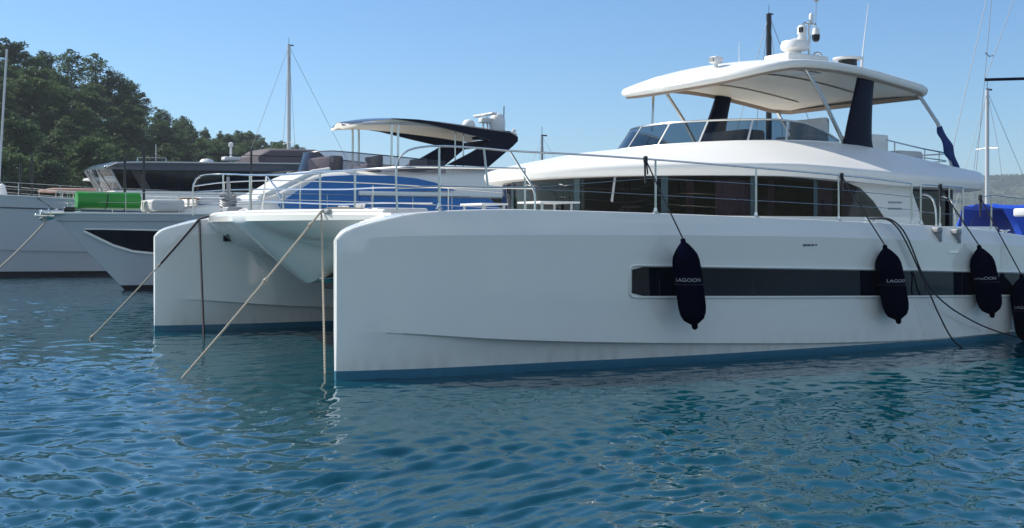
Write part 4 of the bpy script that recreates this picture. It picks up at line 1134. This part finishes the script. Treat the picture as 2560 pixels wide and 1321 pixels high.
rope('mooring_line', sag(F1.w((5.0, -2.0, 3.5)), F1.w((6.3, -4.6, 2.3)), .05), .022, 'ropeblk', 'dark line slanting over the pale grey bow just above the white yacht anchor')

# --- other motor boats behind them
def motorboat(name, label, loc, rz, L, B, hs, cab, top, m_top, m_hull='gel2'):
    t = thing(name, label, 'motorboat', loc, rz)
    h = Hull(L, B, L*.09, ([0, L], [hs*1.15, hs*.9]), .5)
    h.build(t, M[m_hull], M['bootblack'])
    MB().grid(body([(L*.28, B*.4, B*.35, hs*.9, hs + .2), (L*.36, B*.7, B*.62, hs*.9, cab), (L*.75, B*.7, B*.62, hs*.9, cab)], e=.3), False, True, True).build('cabin', M['gel2'], t)
    for sg in (-1, 1): MB().box(L*.40, L*.72, sg*B*.72 - .02, sg*B*.72 + .02, hs + (cab - hs)*.45, hs + (cab - hs)*.85).build('side_window', M['dkglass'], t)
    MB().grid(body([(L*.26, B*.5, B*.4, top - .12, top), (L*.34, B*.8, B*.7, top - .16, top + .12), (L*.80, B*.8, B*.7, top - .16, top + .12), (L*.86, B*.6, B*.5, top - .12, top)], e=.4), False, True, True).build('roof', M[m_top], t)
    for x in (L*.36, L*.78):
        for sg in (-1, 1): MB().tube([(x, sg*B*.6, hs*.9), (x + .3, sg*B*.65, top - .1)], .05, 6).build('roof_post', M['panel'], t)
    return t
motorboat('tour_boat', 'white boat with an orange topped awning, beyond the grey bow at far left', (-32.6, 74, 0), R(32.4), 9, 1.6, 2.6, 4.1, 4.62, 'orange')
motorboat('sport_fisher', 'white boat with a long pale hardtop jutting left of the dark yacht windscreen', (-29.3, 68, 0), R(32.4), 16, 2.0, 2.2, 3.9, 5.15, 'gel2')

# --- sailing boats, mostly masts seen over the others
def sailboat(label, loc, rz, L, mast_s, top, m_mast, r=.11, spread=(.45, .72), deck=1.25, tarp=None, stays=True, wire=.012, lean=0.0):
    t = thing('sailing_yacht', label, 'sailing yacht', loc, rz)
    B = L * .145
    h = Hull(L, B, L*.10, ([0, L*.5, L], [deck*1.15, deck, deck*1.02]), .5)
    h.build(t, M['gel2'], M['boot'])
    MB().grid(body([(L*.28, B*.3, B*.25, deck*.9, deck + .1), (L*.36, B*.6, B*.5, deck*.9, deck + .38), (L*.62, B*.65, B*.55, deck*.9, deck + .5)], e=.35), False, True, True).build('cabin', M['gel2'], t)
    ms = MB(); ms.tube([(mast_s, 0, deck), (mast_s + lean, 0, top)], r, 12, r*.8)
    mo = ms.build('mast', M[m_mast], t)
    g = MB(); g.box(mast_s - .05, mast_s + .35, -.03, .03, top - .02, top + .06); g.tube([(mast_s + lean, 0, top), (mast_s + lean, 0, top + .55)], .015, 6); g.build('masthead', M['black'], mo)
    g = MB(); g.tube([(mast_s + r, 0, deck + 1.0), (L*.86, 0, deck + 1.1)], .09, 8); g.build('boom', M[m_mast], t)
    tips = []
    for q in spread:
        z = deck + (top - deck) * q; hw = B * .75 * (1.25 - q)
        g = MB(); g.tube([(mast_s, -hw, z), (mast_s, 0, z + .04), (mast_s, hw, z)], .03, 6); g.build('spreader', M[m_mast], mo)
        tips.append((hw, z))
    if stays:
        for sg in (-1, 1):
            g = MB(); g.tube([(mast_s, sg*B*.95, deck)] + [(mast_s, sg*hw, z) for hw, z in tips] + [(mast_s + lean, 0, top - .1)], wire, 6)
            g.build('shroud', M['grey'], t)
        g = MB(); g.tube([(.2, 0, deck*1.15), (mast_s + lean, 0, top - .1)], wire, 6); g.build('forestay', M['grey'], t)
        g = MB(); g.tube([(L - .2, 0, deck), (mast_s + lean, 0, top - .05)], wire, 6); g.build('backstay', M['grey'], t)
    return t, B
def at_mast(mx, my, s, deg):
    a = R(deg); return (mx - s*math.cos(a), my - s*math.sin(a), 0)
sailboat('sailing yacht behind the blue covered yacht, only its tall silver mast showing', at_mast(-15.39, 80, 5.2, 32.4), R(32.4), 13, 5.2, 14.75, 'alu', .15, (.5,), wire=.013)
sailboat('sailing yacht hidden behind the catamaran hardtop, its black mast rising beside the radar', at_mast(15.5, 70, 5.2, 32.4), R(32.4), 13, 5.2, 15.05, 'black', .20, (.35, .62), wire=.02)
sailboat('small sailing boat hidden behind the catamaran bow roof, with a short bare mast', at_mast(1.81, 70, 3.0, 32.4), R(32.4), 8, 3.0, 7.7, 'grey', .09, (.6,), wire=.008)
sailboat('sailing yacht at the far left edge, its pale mast leaning across the pines', at_mast(-28.95, 65, 5, 32.4), R(32.4), 12, 5, 12.2, 'alu', .07, (), stays=False, lean=.6)
sailboat('small sailing boat with a thin mast in front of the hazy right hillside', at_mast(23.35, 57, 3.4, 32.4), R(32.4), 9, 3.4, 8.9, 'alu', .11, (.62,), wire=.012)
big, B = sailboat('large sailing yacht under a bright blue awning at the right edge', at_mast(19.05, 42, 6.2, 32.4), R(32.4), 16, 6.2, 19.5, 'alu', .13, (), stays=False)
# spreader reaching into the picture with its wires
mi = 6.2
g = MB(); g.tube([(mi, 0, 7.5), (mi - 1.62, 1.05, 7.45)], .055, 8); g.tube([(mi, 0, 7.5), (mi + .5, -2.2, 7.45)], .055, 8); g.build('spreader', M['navy'], big)
TIP = Vector((mi - 1.62, 1.05, 7.45))
g = MB(); g.tube([(mi - 1.9, 1.5, 1.3), TIP, (mi - 1.2, .8, 13), (mi, 0, 19)], .011, 6); g.build('shroud', M['grey'], big)
g = MB(); g.tube([TIP, TIP + Vector((.32, -.1, .75)), (mi, 0, 12.8)], .012, 6); g.tube([TIP + Vector((.03, 0, 1.0)), TIP + Vector((.2, -.05, .85)), TIP + Vector((.34, -.1, .9))], .02, 6); g.build('shroud', M['grey'], big)
g = MB(); g.tube([(.2, 0, 1.4), (mi, 0, 18.6)], .012, 6); g.build('forestay', M['grey'], big)
rows = []
for i in range(21):
    s = 2.6 + 11.5 * i / 20
    hw = 2.3 * min(1, .55 + .45 * (i / 5)); zr = 2.93 - .012 * s + .05 * math.sin(i * 1.3) * 0.4
    ring = []
    for k in range(17):
        v = -1 + k / 8
        ring.append((s + (.0 if i else .55 * abs(v)), v * hw, zr - .18 * abs(v) - (1.05 * max(0, abs(v) - .62) / .38) - .05 * math.sin(3 * v * math.pi + i) * (abs(v) < .9)))
    rows.append(ring)
MB().grid(rows).build('awning', M['tarp'], big)
MB().box(2.2, 2.75, -2.3, -1.7, 2.45, 2.72, .06).build('life_raft_case', M['white'], big)

# ================================================================== LAND
from mathutils import noise as mnoise
AZ = [-.80, -.62, -.5, -.441, -.39, -.355, -.324, -.297, -.255, -.228, -.2, -.179, -.145, -.10, .0]
EL = [.10, .13, .146, .147, .138, .133, .116, .097, .083, .079, .072, .066, .050, .035, .02]
DR = [170, 165, 160, 160, 170, 180, 200, 215, 240, 255, 265, 275, 300, 330, 380]       # distance of the crest
TREE_H = 7.2
def hill_h(az, y):
    el, dr = ci(AZ, EL, az), ci(AZ, DR, az)
    crest = 2 + el * dr - TREE_H
    y0 = dr * .66
    q = max(0, min(1.25, (y - y0) / (dr - y0)))
    qq = q if q < 1 else 1 - (q - 1) * .4
    return .6 + (crest - .6) * (qq ** .9)
rows = []
for i in range(46):
    az = -.85 + .95 * i / 45
    dr = ci(AZ, DR, az); row = [(az * dr * .645, dr * .645, -1.5)]
    for k in range(24):
        y = dr * (.66 + .66 * k / 23)
        row.append((az * y, y, hill_h(az, y) + .8 * mnoise.noise(Vector((az * y * .08, y * .08, 0)))))
    rows.append(row)
tag(MB().grid(rows).build('hillside', M['soil']), 'wooded hillside rising behind the moored boats at left', 'hill', kind='structure')

def leaf_cloud(rnd, clumps, per, size, flat=1.0):
    v, f = [], []
    for (cx, cy, cz, r) in clumps:
        for _ in range(per):
            while True:
                x, y, z = rnd.uniform(-1, 1), rnd.uniform(-1, 1), rnd.uniform(-1, 1)
                d = x*x + y*y + z*z
                if .15 < d < 1: break
            p = Vector((cx + x*r, cy + y*r, cz + z*r*flat))
            a = Vector((rnd.gauss(0, 1), rnd.gauss(0, 1), rnd.gauss(0, .5) )).normalized()
            b = a.cross(Vector((rnd.gauss(0, .5), rnd.gauss(0, .5), 1))).normalized()
            s1, s2 = size * rnd.uniform(.6, 1.3), size * rnd.uniform(.3, .6)
            n = len(v)
            v += [tuple(p - a*s1), tuple(p - b*s2), tuple(p + a*s1), tuple(p + b*s2)]
            f.append((n, n+1, n+2, n+3))
    return v, f
def make_pine(seed, kind):
    rnd = random.Random(seed)
    H = 9.5
    t = bpy.data.objects.new('pine_tree', None); COL.objects.link(t)
    g = MB(); bend = rnd.uniform(-.6, .6)
    trunk = [(bend * (q ** 2), .4 * math.sin(q * 3 + seed) * q, H * .92 * q) for q in [i / 8 for i in range(9)]]
    trunk[0] = (0, 0, -1.2)
    g.tube(trunk, .24, 7, .05)
    clumps = []
    nl = 26 if kind != 'sparse' else 17
    for i in range(nl):
        q = (.30 if kind != 'umbrella' else .5) + (.68 if kind != 'umbrella' else .48) * (i + rnd.random() * .6) / nl
        a = i * 2.4 + rnd.uniform(-.4, .4)
        if kind == 'umbrella': ln = 3.1 * (1 - max(0, (q - .8) / .25) ** 2) * rnd.uniform(.6, 1)
        elif kind == 'pointed': ln = 2.7 * (1.08 - q) * rnd.uniform(.75, 1.1) + .3
        else: ln = 3.4 * math.sin(math.pi * min(1, .25 + .72 * q)) ** .7 * rnd.uniform(.55, 1.05)
        b = Vector((bend * q*q, .4 * math.sin(q*3 + seed) * q, H * .92 * q))
        e = b + Vector((math.cos(a) * ln, math.sin(a) * ln, ln * rnd.uniform(.12, .42)))
        g.tube([b, b.lerp(e, .5) + Vector((0, 0, -.1)), e], .07, 5, .02)
        for k in range(3 if kind != 'sparse' else 2):
            w_ = rnd.uniform(.45, 1.05)
            c = b.lerp(e, w_)
            clumps.append((c.x + rnd.uniform(-.5, .5), c.y + rnd.uniform(-.5, .5), c.z + rnd.uniform(-.1, .45), rnd.uniform(.55, 1.05)))
    clumps.append((bend, 0, H * .93, .8)); clumps.append((bend, .3, H * .99, .5))
    tr = g.build('trunk', M['bark'], t)
    v, f = leaf_cloud(rnd, clumps, 62, .23, .62)
    me = bpy.data.meshes.new('crown'); me.from_pydata(v, [], f); me.materials.append(M['needles'])
    c = bpy.data.objects.new('crown', me); COL.objects.link(c); c.parent = t
    return t
pines = [make_pine(1, 'round'), make_pine(2, 'round'), make_pine(3, 'umbrella'), make_pine(4, 'sparse'), make_pine(5, 'pointed'), make_pine(6, 'round')]
used = [False] * len(pines)
def place_pine(v, x, y, z, sc_, rz, label, w=1.0):
    if not used[v]: o = pines[v]; used[v] = True
    else: o = copy_tree(pines[v])
    o.location = (x, y, z); o.scale = (sc_ * w, sc_ * w, sc_); o.rotation_euler = (0, 0, rz)
    tag(o, label, 'tree', 'pines on the wooded hillside')
    return o
rnd = random.Random(11)
special = [  # azimuth, height scale, variant, width, label
    (-.432, 1.10, 1, 1.15, 'broad dark pine crowning the hill at the far left of the photo'),
    (-.408, 1.0, 0, 1.1, 'rounded pine on the crest ending the tall clump at far left'),
    (-.382, 1.12, 3, 1.1, 'loose airy pine on the crest with sky showing through its branches'),
    (-.360, 1.10, 3, 1.1, 'second airy pine on the crest, just right of the gappy one'),
    (-.327, 1.0, 5, 1.1, 'dense pine at the steep step of the skyline'),
    (-.286, .92, 0, .9, 'pine standing alone on the skyline right of the steep step'),
    (-.264, .86, 4, .8, 'slim pointed pine on the low skyline, left one of a pair'),
    (-.2507, .86, 4, .85, 'slim pointed pine on the low skyline, right one of a pair'),
    (-.2276, .95, 2, 1.0, 'umbrella pine on the low ridge above the dark yacht roof'),
    (-.200, .92, 2, 1.0, 'flat topped pine just left of the silver mast'),
    (-.184, .95, 0, .8, 'small round pine just right of the silver mast'),
]
for az, k, v, w, lab in special:
    dr = ci(AZ, DR, az); y = dr * 1.0
    place_pine(v, az * y, y, hill_h(az, y) - .3, k, rnd.uniform(0, 6), lab, w)
nrow = 8
for r in range(nrow):
    fr = .675 + (1.0 - .675) * r / (nrow - 1)
    az = -.70 + .02 * rnd.random()
    while az < -.08:
        dr = ci(AZ, DR, az)
        y = dr * (fr + rnd.uniform(-.012, .012))
        k = rnd.uniform(.72, 1.05) * (1 if r < nrow - 1 else .86)
        v = rnd.choice([0, 1, 5, 0, 1, 5, 2, 3])
        place_pine(v, az * y, y, hill_h(az, y) - .3, k, rnd.uniform(0, 6.28), 'green pine in the dense wood covering the left hillside', rnd.uniform(.95, 1.2))
        az += rnd.uniform(.6, 1.1) * 5.6 / dr
# undergrowth between the pines
cl = []
for _ in range(420):
    az = rnd.uniform(-.72, -.06); dr = ci(AZ, DR, az); y = dr * rnd.uniform(.665, 1.0)
    cl.append((az * y, y, hill_h(az, y) + .5, rnd.uniform(.9, 2.0)))
v, f = leaf_cloud(rnd, cl, 16, .5, .8)
me = bpy.data.meshes.new('undergrowth'); me.from_pydata(v, [], f); me.materials.append(M['scrub'])
o = bpy.data.objects.new('undergrowth', me); COL.objects.link(o); tag(o, 'scrub and bushes under the pines of the left hillside', 'undergrowth', kind='stuff')

# far hill on the right, wooded and hazy
def far_h(x, y):
    k = max(0, 1 - ((x - 800) / 600) ** 2) * max(0, 1 - ((y - 1800) / 400) ** 2)
    return -2 + 82 * k ** .7 + 7 * mnoise.noise(Vector((x * .008, y * .008, 3)))
rows = [[(150 + 28*i, 1370 + 33*j, far_h(150 + 28*i, 1370 + 33*j)) for i in range(46)] for j in range(28)]
tag(MB().grid(rows).build('far_hill', ground_mat('far_scrub', (0.035, 0.06, 0.03), (0.08, 0.11, 0.05), .02)), 'low wooded hill far across the water at right', 'hill', kind='structure')
cl = []
for _ in range(2600):
    x, y = rnd.uniform(430, 1150), rnd.uniform(1410, 1830)
    z = far_h(x, y)
    if z > 1 and .33 < x / y < .6: cl.append((x, y, z + 3.2, rnd.uniform(3.5, 7)))
v, f = leaf_cloud(rnd, cl, 22, 2.0, .9)
me = bpy.data.meshes.new('far_wood'); me.from_pydata(v, [], f); me.materials.append(M['needles_far'])
o = bpy.data.objects.new('far_wood', me); COL.objects.link(o); tag(o, 'far off wood covering the hazy hill at right', 'wood', kind='stuff')

# unseen wooded shore added behind the camera, darkening what glass and gelcoat mirror
rows = []
for i in range(61):
    a = R(95 + 170 * i / 60); row = []
    for k in range(12):
        r = 300 + 11 * k
        q = k / 11
        hh = (30 + 14 * mnoise.noise(Vector((i * .23, 2.0, 0))) + 8 * mnoise.noise(Vector((i * .9, 5.0, 0)))) * q ** .8
        row.append((r * math.sin(a), r * math.cos(a), -1 + hh + 1.5 * mnoise.noise(Vector((i * .7, k * .7, 9)))))
    rows.append(row)
wm = ground_mat('wooded_shore', (0.03, 0.045, 0.02), (0.10, 0.11, 0.05), .12)
wt_ = wm.node_tree; wp = wt_.nodes['Principled BSDF']; src = wp.inputs['Base Color'].links[0].from_socket
tcw = wt_.nodes.new('ShaderNodeTexCoord'); mpw = wt_.nodes.new('ShaderNodeMapping'); mpw.inputs['Scale'].default_value = (.05, .05, .30)
nw = wt_.nodes.new('ShaderNodeTexNoise'); nw.inputs['Scale'].default_value = 1.0; nw.inputs['Detail'].default_value = 5
rw = wt_.nodes.new('ShaderNodeMapRange'); rw.inputs['From Min'].default_value = .54; rw.inputs['From Max'].default_value = .60
mw = wt_.nodes.new('ShaderNodeMix'); mw.data_type = 'RGBA'; mw.inputs['B'].default_value = (.10, .12, .06, 1)
wt_.links.new(tcw.outputs['Object'], mpw.inputs['Vector']); wt_.links.new(mpw.outputs[0], nw.inputs['Vector']); wt_.links.new(nw.outputs['Fac'], rw.inputs['Value'])
wt_.links.new(rw.outputs[0], mw.inputs['Factor']); wt_.links.new(src, mw.inputs['A']); wt_.links.new(mw.outputs['Result'], wp.inputs['Base Color'])
tag(MB().grid(rows).build('unseen_bay_hills', wm), 'unseen wooded hills added on the near side to darken reflections', 'hill', kind='structure')

# thin summer haze over the whole bay
m = bpy.data.materials.new('haze'); m.use_nodes = True
nt = m.node_tree; nt.nodes.clear()
out = nt.nodes.new('ShaderNodeOutputMaterial')
pv = nt.nodes.new('ShaderNodeVolumePrincipled')
pv.inputs['Color'].default_value = (0.80, 0.88, 1.0, 1)
pv.inputs['Density'].default_value = 0.00028
pv.inputs['Anisotropy'].default_value = 0.2
nt.links.new(pv.outputs[0], out.inputs['Volume'])
tag(MB().box(-1200, 1900, -450, 2300, -2.5, 125).build('haze', m, smooth=False), 'thin blue summer haze over the bay', 'haze', kind='stuff')
